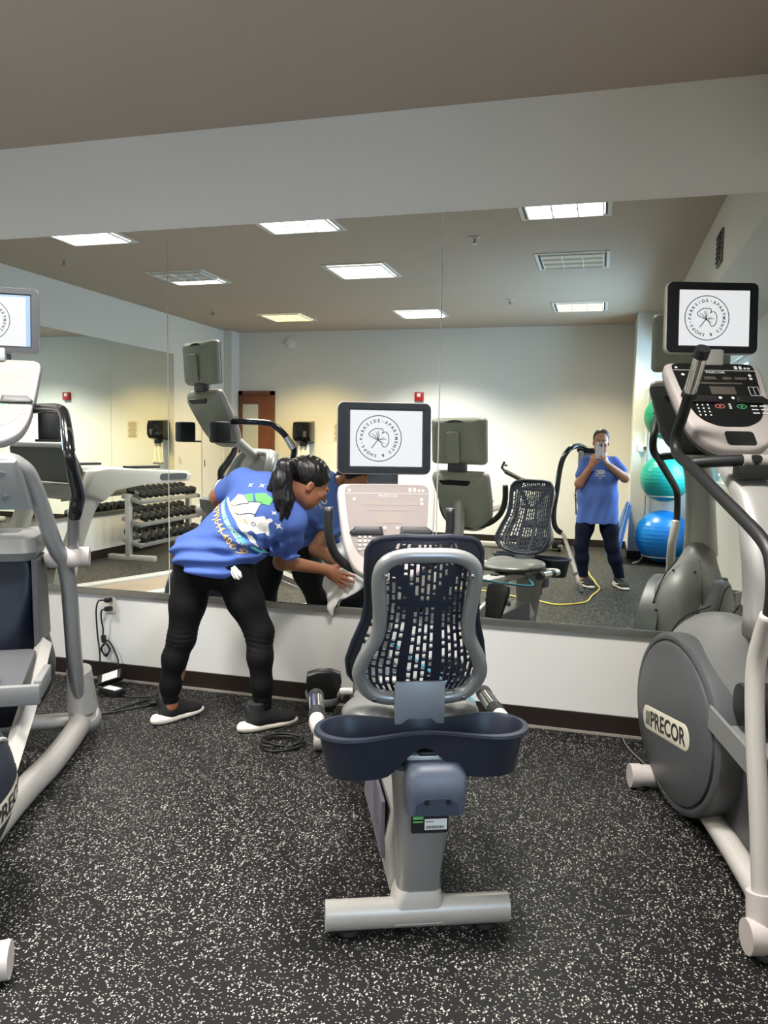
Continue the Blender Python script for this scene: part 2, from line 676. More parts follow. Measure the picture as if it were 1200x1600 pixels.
        for _ in range(smooth):
            ac = np.zeros_like(pos)
            nn = np.zeros(len(pos))
            for k in range(4):
                np.add.at(ac, F_[:, k], pos[F_[:, (k + 1) % 4]])
                np.add.at(ac, F_[:, (k + 1) % 4], pos[F_[:, k]])
                np.add.at(nn, F_[:, k], 1)
                np.add.at(nn, F_[:, (k + 1) % 4], 1)
            pos = pos * .4 + .6 * ac / np.maximum(nn, 1)[:, None]
        return pos.tolist(), F_.tolist()

# ------------------------------------------------------------------ room
XL, XR, YB, YJ = -5.58, 1.28, -7.31, -6.33
def slab(x0, y0, z0, x1, y1, z1):
    return box(B(), ((x0 + x1) / 2, (y0 + y1) / 2, (z0 + z1) / 2), (x1 - x0, y1 - y0, z1 - z0))

struct('floor', slab(XL - .12, YB - .12, -.1, XR + .12, .12, 0), M['floor'])
struct('ceiling', slab(XL - .12, YB - .12, CEIL, XR + .12, .12, CEIL + .12), M['ceil'])
struct('wall_front', slab(XL - .12, .008, 0, XR + .12, .13, CEIL), M['wall'])
struct('wall_back', slab(XL - .12, YB - .12, 0, .37, YB, CEIL), M['wall'])
struct('wall_corner', slab(.37, YB - .12, 0, XR + .12, YJ, CEIL), M['wall'])
struct('pillar', slab(XL, YB, 0, XL + .13, YB + .26, CEIL), M['wall'])
struct('beam', slab(.72, YJ, 2.53, XR, .008, CEIL), M['wall'])
# side wall with a white door in it
DY0, DY1, DZ = -6.98, -6.34, 2.1
struct('wall_left', slab(XL - .12, YB, 0, XL, .008, CEIL), M['wall'])
# beam-side wall has a glazed door opening y -5.7..-3.4
GY0, GY1, GZ0, GZ1 = -5.9, -4.1, 1.02, 2.3
bm = B()
for a, b_, c, d in ((YB, GY0, 0, CEIL), (GY1, .13, 0, CEIL), (GY0, GY1, GZ1, CEIL), (GY0, GY1, 0, GZ0)):
    box(bm, (XR + .06, (a + b_) / 2, (c + d) / 2), (.12, b_ - a, d - c))
struct('wall_right', bm, M['wall'])
bm = B()
for yy in (GY0 + .04, (GY0 + GY1) / 2, GY1 - .04):
    box(bm, (XR + .06, yy, (GZ0 + GZ1) / 2), (.06, .08, GZ1 - GZ0))
for zz in (GZ0 + .035, GZ1 - .035):
    box(bm, (XR + .06, (GY0 + GY1) / 2, zz), (.05, GY1 - GY0 - .02, .07))
wf = struct('window_1', bm, M['white_paint'])
obj('glass_pane', slab(XR + .055, GY0 + .04, GZ0 + .05, XR + .061, GY1 - .04, GZ1 - .04), M['glass'], wf, smooth=0)
# baseboards
BH = .1
struct('baseboard_front', slab(XL, -.004, 0, XR, .008, BH), M['base'])
struct('baseboard_left', slab(XL, DY1, 0, XL + .01, -.004, BH), M['base'])
struct('baseboard_back', slab(XL + .74, YB, 0, .37, YB + .01, BH), M['base'])
struct('baseboard_corner', slab(.36, YJ, 0, XR, YJ + .01, BH), M['base'])
bm = slab(.36, YB + .01, 0, .37, YJ, BH)
struct('baseboard_return', bm, M['base'])
# pale sealant bead along the foot of the front baseboard
struct('trim_1', slab(XL + .01, -.012, 0, XR, -.004, .012), mat('bead', (150, 142, 132), .6))
# mirror channel under the front mirror
bm = slab(XL + .02, -.012, .503, XR, .008, .527)
box(bm, ((XL + XR) / 2, -.010, .530), (XR - XL - .02, .006, .008))
struct('trim_2', bm, M['channel'])
struct('trim_3', slab(XL, -5.6, .50, XL + .014, -.2, .527), M['channel'])

# white door on the side wall
d1 = struct('door_1', slab(XL, DY0 + .05, .01, XL + .012, DY1 - .05, DZ - .05), M['white_paint'])
bm = B()
for yy in (DY0 + .025, DY1 - .025):
    box(bm, (XL + .012, yy, DZ / 2), (.024, .05, DZ))
box(bm, (XL + .012, (DY0 + DY1) / 2, DZ - .025), (.024, DY1 - DY0, .05))
obj('door_frame', bm, M['white_paint'], d1, smooth=0)
bm = B()
for zz in (.25, 1.05, 1.85):
    box(bm, (XL + .02, DY1 - .055, zz), (.02, .02, .1))
obj('hinge', bm, M['grey_pl_dk'], d1)
# wooden door on the back wall
X0, X1 = -5.44, -4.85
d2 = struct('door_2', slab(X0, YB, .01, X1, YB + .02, 2.15), M['wood'])
bm = B()
for xx in (X0 + .03, X1 - .03):
    box(bm, (xx, YB + .02, 1.075), (.06, .04, 2.15))
box(bm, ((X0 + X1) / 2, YB + .02, 2.12), (X1 - X0, .04, .06))
obj('door_frame', bm, M['wood'], d2, smooth=0)
obj('door_lite', slab(-5.40, YB + .02, 1.0, -5.12, YB + .028, 1.95), M['frost'], d2, smooth=0)
bm = B()
box(bm, (-4.965, YB + .03, 1.06), (.07, .02, .14), .004)
tube(bm, [(-4.965, YB + .03, 1.06), (-4.965, YB + .075, 1.06), (-5.06, YB + .075, 1.06)], .01)
obj('door_handle', bm, M['chrome'], d2)

# ------------------------------------------------------------------ mirrors
S1, S2 = -2.316, -.791
seams = [XL + .03, -5.366, -3.841, S1, S2, .734, XR - .005]
wh = ['beside the side-wall corner', 'behind the treadmill', 'behind the tower elliptical trainer, before the seam', 'behind the bending person, between two seams',
      'behind the recumbent bike, between two seams', 'at the beam-side end of the mirror wall']
def mirror_panel(x0, x1, label):
    t = thing('mirror_panel', label, 'mirror', ((x0 + x1) / 2, 0, .53), 0, 'wall mirror panels')
    W_ = x1 - x0 - .006
    bm = B()
    box(bm, (0, .003, 1.003), (W_, .006, 2.006))
    obj('glass', bm, M['mirror'], t, smooth=0)
for i in range(6):
    mirror_panel(seams[i], seams[i + 1], 'tall frameless mirror panel on the front wall ' + wh[i])
ys = [-5.595, -4.178, -2.65, -1.2, -.2]
wl = ['beside the white door', 'behind the near end of the dumbbell rack', 'level with the treadmill rear', 'next to the front wall']
for i in range(4):
    y0, y1 = ys[i], ys[i + 1]
    t = thing('mirror_panel', 'frameless mirror panel on the side wall ' + wl[i], 'mirror', (XL, (y0 + y1) / 2, .53), 0, 'side wall mirror panels')
    bm = B()
    box(bm, (.004, 0, 1.0), (.008, y1 - y0 - .006, 2.0))
    obj('glass', bm, M['mirror'], t, smooth=0)

# ------------------------------------------------------------------ ceiling fixtures
def troffer(cx, cy_, col, strength, label, half=False, watts=0.):
    t = thing('ceiling_light', label, 'ceiling light', (cx, cy_, CEIL), 0, 'square ceiling lights')
    o1, i1 = rect_path(.63, .63, .004, 1), rect_path(.575, .575, .004, 1)
    obj('flange', ringframe(B(), o1, i1, 0, -.008), M['white_paint'], t, smooth=0)
    i2 = rect_path(.525, .525, .004, 1)
    obj('shadow_gap', ringframe(B(), i1, i2, 0, -.003), M['black'], t, smooth=0)
    if half:
        on = emat('lamp_on', col, strength)
        off = emat('off_panel_glow', col, .12)  # faint glow stands in for the grey of the unlit louvres
        obj('diffuser', slab(-.27, -.27, -.004, .27, -.09, 0), on, t, smooth=0, label='lit strip')
        obj('diffuser', slab(-.27, -.088, -.004, .27, .27, 0), off, t, smooth=0, label='unlit louvre area with faint added glow')
    else:
        obj('diffuser', slab(-.27, -.27, -.004, .27, .27, 0), emat('lamp', col, strength), t, smooth=0)
    if watts > 0:
        ld = bpy.data.lights.new('lamp', 'AREA')
        ld.shape = 'SQUARE'
        ld.size = .52
        ld.energy = watts * LAMP_W
        ld.color = s2l(col)
        ld.spread = math.radians(LAMP_SPREAD)
        lo_ = bpy.data.objects.new('lamp', ld)
        COL.objects.link(lo_)
        lo_.parent = t
        lo_.location = (0, 0, -.022)
    bm = B()
    for k in range(4):
        x = -.26 + .52 / 3 * k
        box(bm, (x, 0, -.012), (.008, .52, .016))
        box(bm, (0, x, -.012), (.52, .008, .016))
    obj('louvre', bm, M['white_paint'], t, smooth=0)
WHT, WRM = (255, 252, 247), (255, 222, 150)
troffer(-.31, -1.72, WHT, LAMP * 1.1, 'lit square ceiling light, front row, beam-side column', watts=1.05)
troffer(-2.28, -1.72, WHT, LAMP * 1.1, 'lit square ceiling light, front row, middle column', watts=1.05)
troffer(-4.11, -1.72, WHT, LAMP * 1.1, 'lit square ceiling light, front row, side-mirror column', watts=1.05)
troffer(-.31, -3.40, (200, 205, 200), .32, 'unlit grey louvred ceiling light with faint added glow, beam-side column')  # switched-off panel still emits; its grey brightness is added glow
troffer(-2.28, -3.45, WHT, LAMP, 'lit square ceiling light in the middle of the ceiling', watts=1)
troffer(-4.11, -3.42, WHT, LAMP, 'partly lit square ceiling light, middle row, side-mirror column', half=True, watts=.4)
troffer(-.31, -5.78, (255, 238, 200), LAMP * .55, 'warm yellowish ceiling light, back row, beam-side column', watts=1.0)
troffer(-2.28, -5.97, WHT, LAMP * 1.8, 'brightest white ceiling light, back row, middle column', watts=2.0)
troffer(-4.10, -5.97, WRM, LAMP * .75, 'warm yellow ceiling light, back row, side-mirror column', watts=1.2)

for x, y, lb in ((-1.034, -2.44, 'between the beam-side front lights'), (-1.066, -5.208, 'before the brightest back-row light'),
                 (-4.861, -2.462, 'near the side wall towards the mirror'), (-4.877, -5.364, 'near the side wall towards the back')):
    t = thing('fire_sprinkler', 'small chrome ceiling sprinkler head ' + lb, 'sprinkler', (x, y, CEIL), 0, 'ceiling sprinklers')
    obj('escutcheon', lathe(B(), [(.045, 0), (.043, -.006), (.02, -.014)]), M['silver_lt'], t)
    bm = B()
    tube(bm, [(0, 0, -.01), (0, 0, -.05)], .009)
    lathe(bm, [(.022, -.05), (.022, -.054)], seg=12)
    obj('deflector', bm, M['grey_frame'], t)

# wall items
t = thing('vent_grille', 'dark slotted grille on the face of the ceiling beam', 'vent', (.72, -1.9, 2.74))
bm = B()
box(bm, (-.008, 0, 0), (.016, .22, .22), .003)
obj('grille_frame', bm, M['grey_pl'], t)
bm = B()
for k in range(6):
    box(bm, (-.018, 0, -.08 + .032 * k), (.01, .18, .018))
obj('slat', bm, M['black'], t)

t = thing('wall_speaker', 'round pale speaker high on the back wall', 'speaker', (-4.6, YB, 2.88))
obj('body', lathe(B(), [(.085, 0), (.085, .02), (.07, .03), (.03, .034)], axis=(0, 1, 0)), M['white_paint'], t)

def dispenser(x):
    t = thing('paper_towel_dispenser', 'black paper towel dispenser on the back wall', 'paper towel dispenser', (x, YB, 1.37))
    pr = [(0, 0), (.17, .03), (.22, .09), (.22, .22), (.19, .31), (0, .33)]
    bm = B()
    prism(bm, pr, -.14, .14, frame_m((0, 0, 0), (0, 1, 0), (0, 0, 1)), bev=.015)
    obj('body', bm, M['black_gl'], t)
    bm = B()
    box(bm, (0, .10, -.02), (.1, .1, .06), .01)
    obj('chute', bm, M['black'], t)
    bm = B()
    for i in range(13):
        for sgn in (0,):
            pass
    g = [[bm.verts.new((-.09 + .015 * i, .11 + .012 * math.sin(i * 1.3 + j * .5), -.02 - .04 * j)) for j in range(10)] for i in range(13)]
    for i in range(12):
        for j in range(9):
            bm.faces.new((g[i][j], g[i + 1][j], g[i + 1][j + 1], g[i][j + 1]))
    o = obj('paper_towel', bm, M['paper_w'], t, smooth=180)
    o.modifiers.new('thick', 'SOLIDIFY').thickness = .002
    bm = B()
    box(bm, (.06, .222, .13), (.05, .004, .09), .002)
    obj('sight_window', bm, M['grey_pl_dk'], t)
dispenser(-4.335)

t = thing('fire_alarm', 'red fire alarm box on the back wall', 'fire alarm', (-2.58, YB, 2.07))
bm = B()
box(bm, (0, .025, 0), (.13, .05, .13), .006)
obj('body', bm, M['red'], t)
bm = B()
box(bm, (0, .053, .02), (.05, .006, .05), .002)
obj('strobe', bm, M['white_paint'], t)

def paper_notice(name, label, loc, rz, w_, h_, lines, ink, head=True):
    t = thing(name, label, 'notice', loc, rz)
    bm = B()
    box(bm, (0, .002, 0), (w_, .003, h_))
    obj('sheet', bm, M['paper'], t, smooth=0)
    bm = B()
    for k in range(lines):
        z = h_ * .38 - k * h_ * .8 / max(1, lines - 1)
        ww = w_ * (.78 if k % 4 else .6)
        box(bm, (0, .0045, z), (ww, .001, h_ * .028))
    obj('printed_lines', bm, ink, t, smooth=0)
paper_notice('paper_notice', 'cream printed notice sheet on the back wall', (-3.80, YB, 1.54), 0, .2, .29, 12, M['lcd'])
paper_notice('paper_sign', 'small cream sign with red lettering on the side wall', (XL, -5.78, 1.505), -PI / 2, .17, .11, 3, M['red_ink'])
t = thing('light_switch', 'cream light switch on the side wall under the small sign', 'switch', (XL, -5.77, 1.115), -PI / 2)
bm = B()
box(bm, (0, .004, 0), (.075, .008, .12), .003)
obj('plate', bm, M['cream'], t)
bm = B()
box(bm, (0, .011, 0), (.02, .008, .04), .002)
obj('toggle', bm, M['white_paint'], t)
t = thing('thermostat', 'small white thermostat beside the exercise balls', 'thermostat', (.50, YJ, 1.38))
bm = B()
box(bm, (0, .012, 0), (.12, .024, .085), .005)
obj('body', bm, M['white_paint'], t)
bm = B()
box(bm, (.025, .026, .005), (.045, .004, .035))
obj('display', bm, M['lcd'], t)

# wall outlet
t = thing('wall_outlet', 'cream double outlet low on the front wall under the mirror', 'outlet', (-2.705, .008, .452))
bm = B()
box(bm, (0, -.004, 0), (.07, .008, .115), .003)
obj('plate', bm, M['cream'], t)
bm = B()
for zz in (-.026, .024):
    box(bm, (0, -.009, zz), (.034, .004, .03), .002)
obj('socket', bm, M['white_paint'], t)

# ------------------------------------------------------------------ console, screen and emblem shared by the cardio machines
def loft(bm, rings, cap=True):
    R = [[bm.verts.new(Vector(p)) for p in r] for r in rings]
    n = len(R[0])
    for A, B_ in zip(R, R[1:]):
        for k in range(n):
            bm.faces.new((A[k], A[(k + 1) % n], B_[(k + 1) % n], B_[k]))
    if cap:
        bm.faces.new(R[0][::-1])
        bm.faces.new(R[-1])
    return bm

def ring_xy(cx, cy_, z, w_, d_, r=.02, n=4):
    return [(cx + p[0], cy_ + p[1], z) for p in rect_path(w_, d_, r, n)]

def emblem(bm, mm, c, R):
    """ring, words round it and the fan leaf, on the plane of mm, centre c, radius R"""
    T = mm @ Matrix.Translation((c[0], c[1], 0))
    circ = [(R * math.cos(2 * PI * k / 72), R * math.sin(2 * PI * k / 72)) for k in range(72)]
    ribbon(bm, circ, R * .036, T, closed=True)
    def put(ch, deg, size=.19):
        a = math.radians(deg)
        text(bm, ch, R * size, T, (R * .77 * math.cos(a), R * .77 * math.sin(a)), a - PI / 2, bold=.028)
    for i, ch in enumerate('PARKSIDE'):
        put(ch, 196 - 13.2 * (i + 1))
    for i, ch in enumerate('APARTMENTS & SHOPS'):
        if ch != ' ':
            put(ch, 77 - 12.7 * (i + 1))
    for dg in (77, 196):
        a = math.radians(dg)
        poly2(bm, [(R * .77 * math.cos(a) + R * .022 * math.cos(q * PI / 4), R * .77 * math.sin(a) + R * .022 * math.sin(q * PI / 4)) for q in range(8)], T)
    def q(x, y):
        return ((x - 547) / 207 * R, (473 - y) / 207 * R)
    leaf = [(537, 488), (500, 470), (470, 455), (456, 436), (468, 414), (510, 386), (548, 385), (578, 387), (586, 402), (578, 428), (592, 416), (612, 415), (632, 436), (640, 480), (632, 522), (608, 549), (584, 545), (572, 516), (552, 496)]
    ribbon(bm, [q(*p) for p in leaf], R * .034, T, closed=True, sm=4)
    ribbon(bm, [q(540, 487), q(512, 520), q(480, 563)], R * .036, T, sm=3)
    for e in ((478, 428), (498, 432), (520, 408), (534, 412), (546, 404), (558, 436), (596, 462), (622, 482), (604, 474), (600, 520)):
        ribbon(bm, [q(540, 485), q(*e)], R * .018, T)

def screen_unit(root, c, tilt, w_=.375, h_=.285, bezel='bezel', blue=False):
    mm = frame_m(c, (1, 0, 0), (0, math.sin(tilt), math.cos(tilt)))
    out = rect_path(w_, h_, .026, 6)
    s = obj('display', prism(B(), out, -.03, .0, mm, bev=.006), M['shell_white'] if bezel != 'bezel_grey' else M['silver_lt'], root)
    pw, ph, px, py = w_ * .765, h_ * .775, w_ * .02, -.001
    inn = rect_path(w_ - .006, h_ - .006, .023, 6)
    hole = [(px + a, py + b) for a, b in rect_path(pw + .012, ph + .012, .004, 6)]
    bm = ringframe(B(), inn, hole, -.001, .004, mm)
    obj('bezel', bm, M[bezel], s, smooth=20)
    bm = B()
    quad2(bm, px - pw / 2 - .006, py - ph / 2 - .006, px + pw / 2 + .006, py + ph / 2 + .006, mm, .0008)
    obj('gasket', bm, M['black'], s, smooth=0)
    bm = B()
    quad2(bm, px - pw / 2, py - ph / 2, px + pw / 2 - (.018 if blue else 0), py + ph / 2 - (.008 if blue else 0), mm, .0016)
    obj('picture', bm, M['screen'], s, smooth=0)
    if blue:
        bm = B()
        quad2(bm, px - pw / 2, py - ph / 2, px + pw / 2, py + ph / 2, mm, .0012)
        obj('picture_margin', bm, M['screen_b'], s, smooth=0)
    bm = B()
    emblem(bm, mm @ Matrix.Translation((0, 0, .0022)), (px - pw * .105, py), pw * .313)
    obj('emblem', bm, M['ink'], s, smooth=0)
    # bulged back shell with a vent band and a raised spine
    bm = prism(B(), out, 0, 0, mm, layers=[(-.030, .985), (-.05, .97), (-.075, .86), (-.085, .74)])
    sh = obj('back_shell', bm, M['screen_back'], s, smooth=40)
    bm = B()
    for k in range(22):
        x = -.115 + .011 * k
        box(bm, mm @ Vector((x, h_ * .39 - .00008 * (k - 10.5) ** 2 * 4, -.066)), (.0045, .03, .036), rot=Matrix.Rotation(-tilt, 3, 'X'))
    obj('vent_slots', bm, M['black'], sh, smooth=0)
    bm = prism(B(), rect_path(.095, .19, .012, 4), -.088, -.105, mm @ Matrix.Translation((0, -.035, 0)), bev=.006)
    obj('spine', bm, M['screen_back'], sh)
    bm = B()
    for x in (-.16, .16):
        for y in (-.115, .115):
            lathe(bm, [(.005, 0), (.005, .004)], mm @ Vector((x, y, -.06)), (0, 1, 0), 8)
    obj('screws', bm, M['black'], sh)
    bm = B()
    box(bm, mm @ Vector((0, -h_ / 2 - .015, -.045)), (.12, .05, .06), .01)
    obj('tilt_bracket', bm, M['grey_pl_dk'], s)
    return s

def console_unit(root, top, tilt, L=.42, style='pale', w_=.39, L2=None):  # pale style: a black overlay coloured with painted-in glare
    mm = frame_m(top, (1, 0, 0), (0, math.sin(tilt), math.cos(tilt)))
    hw = w_ / 2
    half = [(0, 0), (hw * .72, -.001), (hw * .92, -.006), (hw, -.03), (hw * .985, -L * .22), (hw * .93, -L * .5), (hw * .84, -L * .74), (hw * .68, -L * .89), (hw * .42, -L * .975), (hw * .2, -L), (0, -L)]
    hs = [p.xy for p in smooth_path([(x, y, 0) for x, y in half], 4)]
    out = [(-p[0], p[1]) for p in hs[1:-1]][::1] + [tuple(p) for p in hs[::-1]]
    out = out[::-1]
    dark = style == 'black'
    c = obj('console', prism(B(), out, -.045, .008, mm, bev=.012), M['shell_white'], root, smooth=50)
    # overlay: same outline shrunk, kept above the lower lip
    k0, k1 = .86, (.80 if not dark else .74)
    ov = [(x * k0, y * k1 - L * .02) for x, y in out]
    obj('overlay', prism(B(), ov, .0075, .0095, mm), M['over_black'] if dark else M['over_glare'], c, smooth=0)
    z0, S = 602, .39 / 915
    def U(x):
        return (x - z0) * S * k0 / .87
    def VV(y):
        return -L * (y - 30) / 918 * (k1 / .8)
    inkm = M['white_ink'] if dark else M['key']
    tr = M['over_glare2'] if not dark else M['lcd']
    bm = B()
    ribbon(bm, [(U(215), VV(135)), (U(995), VV(135))], .0025, mm, .0102)
    text(bm, 'PRECOR', .016, mm, (U(610), VV(160)), d=.0104, bold=.01, sx=1.3)
    for x in (248, 910, 945):
        poly2(bm, [(U(x) + .006 * math.cos(a * PI / 6), VV(105) + .006 * math.sin(a * PI / 6)) for a in range(12)], mm, .0104)
    for x in (822, 866):
        quad2(bm, U(x) - .006, VV(118), U(x) + .006, VV(78), mm, .0104)
    obj('brand_print', bm, inkm, c, smooth=0)
    bm = B()
    for a, b in ((340, 460), (485, 600), (660, 745), (775, 890)):
        quad2(bm, U(a), VV(246), U(b), VV(212), mm, .0103)
    quad2(bm, U(430), VV(300), U(830), VV(280), mm, .0103)
    quad2(bm, U(505), VV(420), U(740), VV(330), mm, .0103)
    obj('readouts', bm, tr, c, smooth=0)
    # two reading ledges
    for sg, nm in ((-1, 'ledge'), (1, 'ledge')):
        pts = [(240, 508), (300, 455), (540, 455), (556, 528), (262, 528)]
        if sg > 0:
            pts = [(1204 - 50 - p[0] + 108, p[1]) for p in pts][::-1]
        bm = prism(B(), [(U(x), VV(y)) for x, y in pts], .009, .020, mm, bev=.003)
        obj(nm, bm, M['black'], c)
    bm = B()
    for i in range(3):
        for j in range(4):
            prism(bm, [(U(335 + 48 * i) + .0075 * math.cos(a * PI / 5), VV(548 + 38 * j) + .0065 * math.sin(a * PI / 5)) for a in range(10)], .009, .0125, mm) if not dark else \
                quad2(bm, U(335 + 48 * i) - .003, VV(548 + 38 * j) - .003, U(335 + 48 * i) + .003, VV(548 + 38 * j) + .004, mm, .0103)
    for x in (855, 940):
        for y in (552, 592, 632):
            quad2(bm, U(x) - .013, VV(y) - .003, U(x) + .013, VV(y) + .003, mm, .0106)
    for x, y in ((292, 190), (928, 192), (928, 232), (572, 462), (690, 462)):
        poly2(bm, [(U(x) + .007 * math.cos(a * PI / 6), VV(y) + .007 * math.sin(a * PI / 6)) for a in range(12)], mm, .0106)
    for y in (535, 558, 580):
        quad2(bm, U(635) - .005, VV(y) - .003, U(635) + .005, VV(y) + .003, mm, .0106)
    obj('keypad', bm, inkm, c, smooth=0)
    for x, mt_, nm in ((540, 'red_ink', 'stop_key'), (742, 'green_ink', 'start_key')):
        bm = B()
        ribbon(bm, [(U(x) + .018 * math.cos(a * PI / 8), VV(560) + .0105 * math.sin(a * PI / 8)) for a in range(16)], .003, mm, .0106, closed=True)
        poly2(bm, [(U(x) + .005 * math.cos(a * PI / 4), VV(560) + .004 * math.sin(a * PI / 4)) for a in range(8)], mm, .0106)
        obj(nm, bm, M[mt_], c, smooth=0)
    if dark:
        bm = B()
        for x in (870, 915, 960):
            ribbon(bm, [(U(x), VV(330)), (U(x), VV(430))], .002, mm, .0104)
        for y in (330, 430):
            ribbon(bm, [(U(870), VV(y)), (U(960), VV(y))], .002, mm, .0104)
        obj('profile_chart', bm, M['white_ink'], c, smooth=0)
        bm = prism(B(), rect_path(.11, .07, .014, 4), .0085, .0105, mm @ Matrix.Translation((.01, -L * .885, 0)))
        obj('tray_mat', bm, M['black'], c, smooth=0)
        bm = B()
        box(bm, mm @ Vector((.02, -L * .97, -.055)), (.13, .05, .035), .006)
        obj('port_block', bm, M['grey_pl'], c)
    # rounded back
    lay = [(-.044, .985), (-.06, .95), (-.085, .84), (-.1, .7)]
    bk = obj('console_back', prism(B(), out, 0, 0, mm, layers=lay), M['screen_back'] if not dark else M['grey_pl_dk'], c, smooth=40)
    bm = prism(B(), [(x * .55, y * .1 - L * .06) for x, y in out], -.09, -.098, mm)
    obj('handhold_recess', bm, M['black'], bk)
    return c, mm

# ------------------------------------------------------------------ recumbent bike in the middle
bike = thing('recumbent_bike', 'grey recumbent exercise bike with slotted backrest facing the mirror', 'exercise bike', (-.46, -1.76, 0), math.radians(22))
bm = B()
tube(bm, [(-.268, 0, .055), (.268, 0, .055)], .043, 20, flat=.88, axis=(0, 0, 1))
o = obj('rear_foot', bm, M['silver_lt'], bike)
bm = B()
for sx in (-1, 1):
    lathe(bm, [(.028, 0), (.036, .008), (.034, .02)], (sx * .2, 0, 0), seg=16)
obj('rubber_feet', bm, M['black'], o)
bm = loft(B(), [ring_xy(.004, .035, .09, .135, .10, .03), ring_xy(.004, .035, .16, .125, .12, .035), ring_xy(.008, .03, .3, .15, .14, .045), ring_xy(.012, .02, .43, .178, .15, .05), ring_xy(.012, .02, .5, .19, .16, .04)])
o = obj('rear_post', bm, M['grey_frame'], bike, smooth=50)
bm = loft(B(), [ring_xy(.0, .01, .035, .17, .09, .02), ring_xy(.0, .02, .1, .145, .1, .025), ring_xy(.002, .03, .125, .128, .105, .03)])
obj('post_collar', bm, M['silver_lt'], o)
mm = frame_m((.018, -.062, .352), (1, 0, 0), (0, -.02, 1))
bm = prism(B(), rect_path(.105, .056, .006, 3), 0, .004, mm)
st_ = obj('serial_sticker', bm, M['black'], o, smooth=0)
bm = B()
quad2(bm, -.015, -.018, .048, .014, mm, .005)
obj('sticker_panel', bm, M['paper_w'], st_, smooth=0)
bm = B()
quad2(bm, -.048, .004, -.019, .008, mm, .005)
quad2(bm, -.048, .013, -.019, .022, mm, .005)
obj('sticker_green', bm, M['p_green'], st_, smooth=0)
bm = B()
for k in range(22):
    quad2(bm, -.012 + .0024 * k, -.014, -.012 + .0024 * k + .0008 + .0006 * (k % 3), -.006, mm, .0056)
quad2(bm, -.012, .005, .01, .0075, mm, .0056)
obj('sticker_barcode', bm, M['ink'], st_, smooth=0)
# seat rail and its end cap
bm = B()
box(bm, (.012, .33, .515), (.12, .74, .05), .01)
rail = obj('seat_rail', bm, M['silver'], bike)
bm = B()
box(bm, (.012, .25, .545), (.05, .6, .012), .003)
obj('rail_groove', bm, M['black'], rail)
cap = loft(B(), [ring_xy(.03, -.055, .392, .165, .09, .018), ring_xy(.03, -.06, .44, .17, .095, .03), ring_xy(.03, -.045, .495, .172, .12, .03), ring_xy(.03, -.02, .525, .15, .12, .04)])
o = obj('rail_end_cap', cap, M['grey_cool'], rail, smooth=50)
bm = B()
prism(bm, [(-.06, -.03), (.06, -.03), (.055, .005), (.03, .018), (-.03, .018), (-.055, .005)], .0, .004, frame_m((.03, -.1065, .425), (1, 0, 0), (0, 0, 1)))
obj('cap_recess', bm, M['navy_lt'], o)
bm = B()
for x in (-.03, .03):
    lathe(bm, [(.008, 0), (.008, .006)], (.03 + x, -.106, .434), (0, -1, 0), 12)
obj('cap_holes', bm, M['black'], o)
# main beam
bm = loft(B(), [[(x, .06, z) for x, z in ((-.075, .085), (.075, .085), (.08, .2), (.06, .3), (-.06, .3), (-.08, .2))], [(x, .8, z) for x, z in ((-.085, .05), (.085, .05), (.09, .16), (.07, .26), (-.07, .26), (-.09, .16))]])
bmo = obj('main_beam', bm, M['silver'], bike, smooth=0)
bm = B()
for sx in (-1, 1):
    prism(bm, [(.16, .13), (.75, .09), (.75, .22), (.55, .29), (.16, .31)], .081, .092, frame_m((0, 0, 0), (0, sx, 0), (0, 0, 1)) if sx > 0 else frame_m((0, 0, 0), (0, 1, 0), (0, 0, 1)) @ Matrix.Translation((0, 0, -.173)))
obj('beam_cover', bm, mat('mauve_plastic', (104, 101, 112), .45), bmo, smooth=0)
# bottle tray
def peanut(sc=1., z=lambda x: 0.):
    P = []
    N = 64
    for k in range(N):
        a = 2 * PI * k / N
        x = .292 * math.cos(a)
        if abs(x) > .2:
            wy = .088 * math.sqrt(max(0, 1 - ((abs(x) - .2) / .092) ** 2))
        else:
            wy = .088 - .042 * (.5 + .5 * math.cos(PI * abs(x) / .2))
        P.append((x * (1 + (sc - 1) * .35), -.01 + math.copysign(wy, math.sin(a)) * sc if 0 < k < N and k != N // 2 else -.01, z(x)))
    return P
zb = lambda x: .487 + .075 * (.5 + .5 * math.cos(min(1, abs(x) / .13) * PI))
top = lambda x: .61
rings = [peanut(.72, lambda x: zb(x) + .006), peanut(.93, lambda x: .608), peanut(.98, lambda x: .616), peanut(1.12, lambda x: .614), peanut(1.14, lambda x: .606), peanut(1.0, lambda x: .602), peanut(.78, zb)]
obj('bottle_tray', loft(B(), rings), M['navy'], bike, smooth=40)
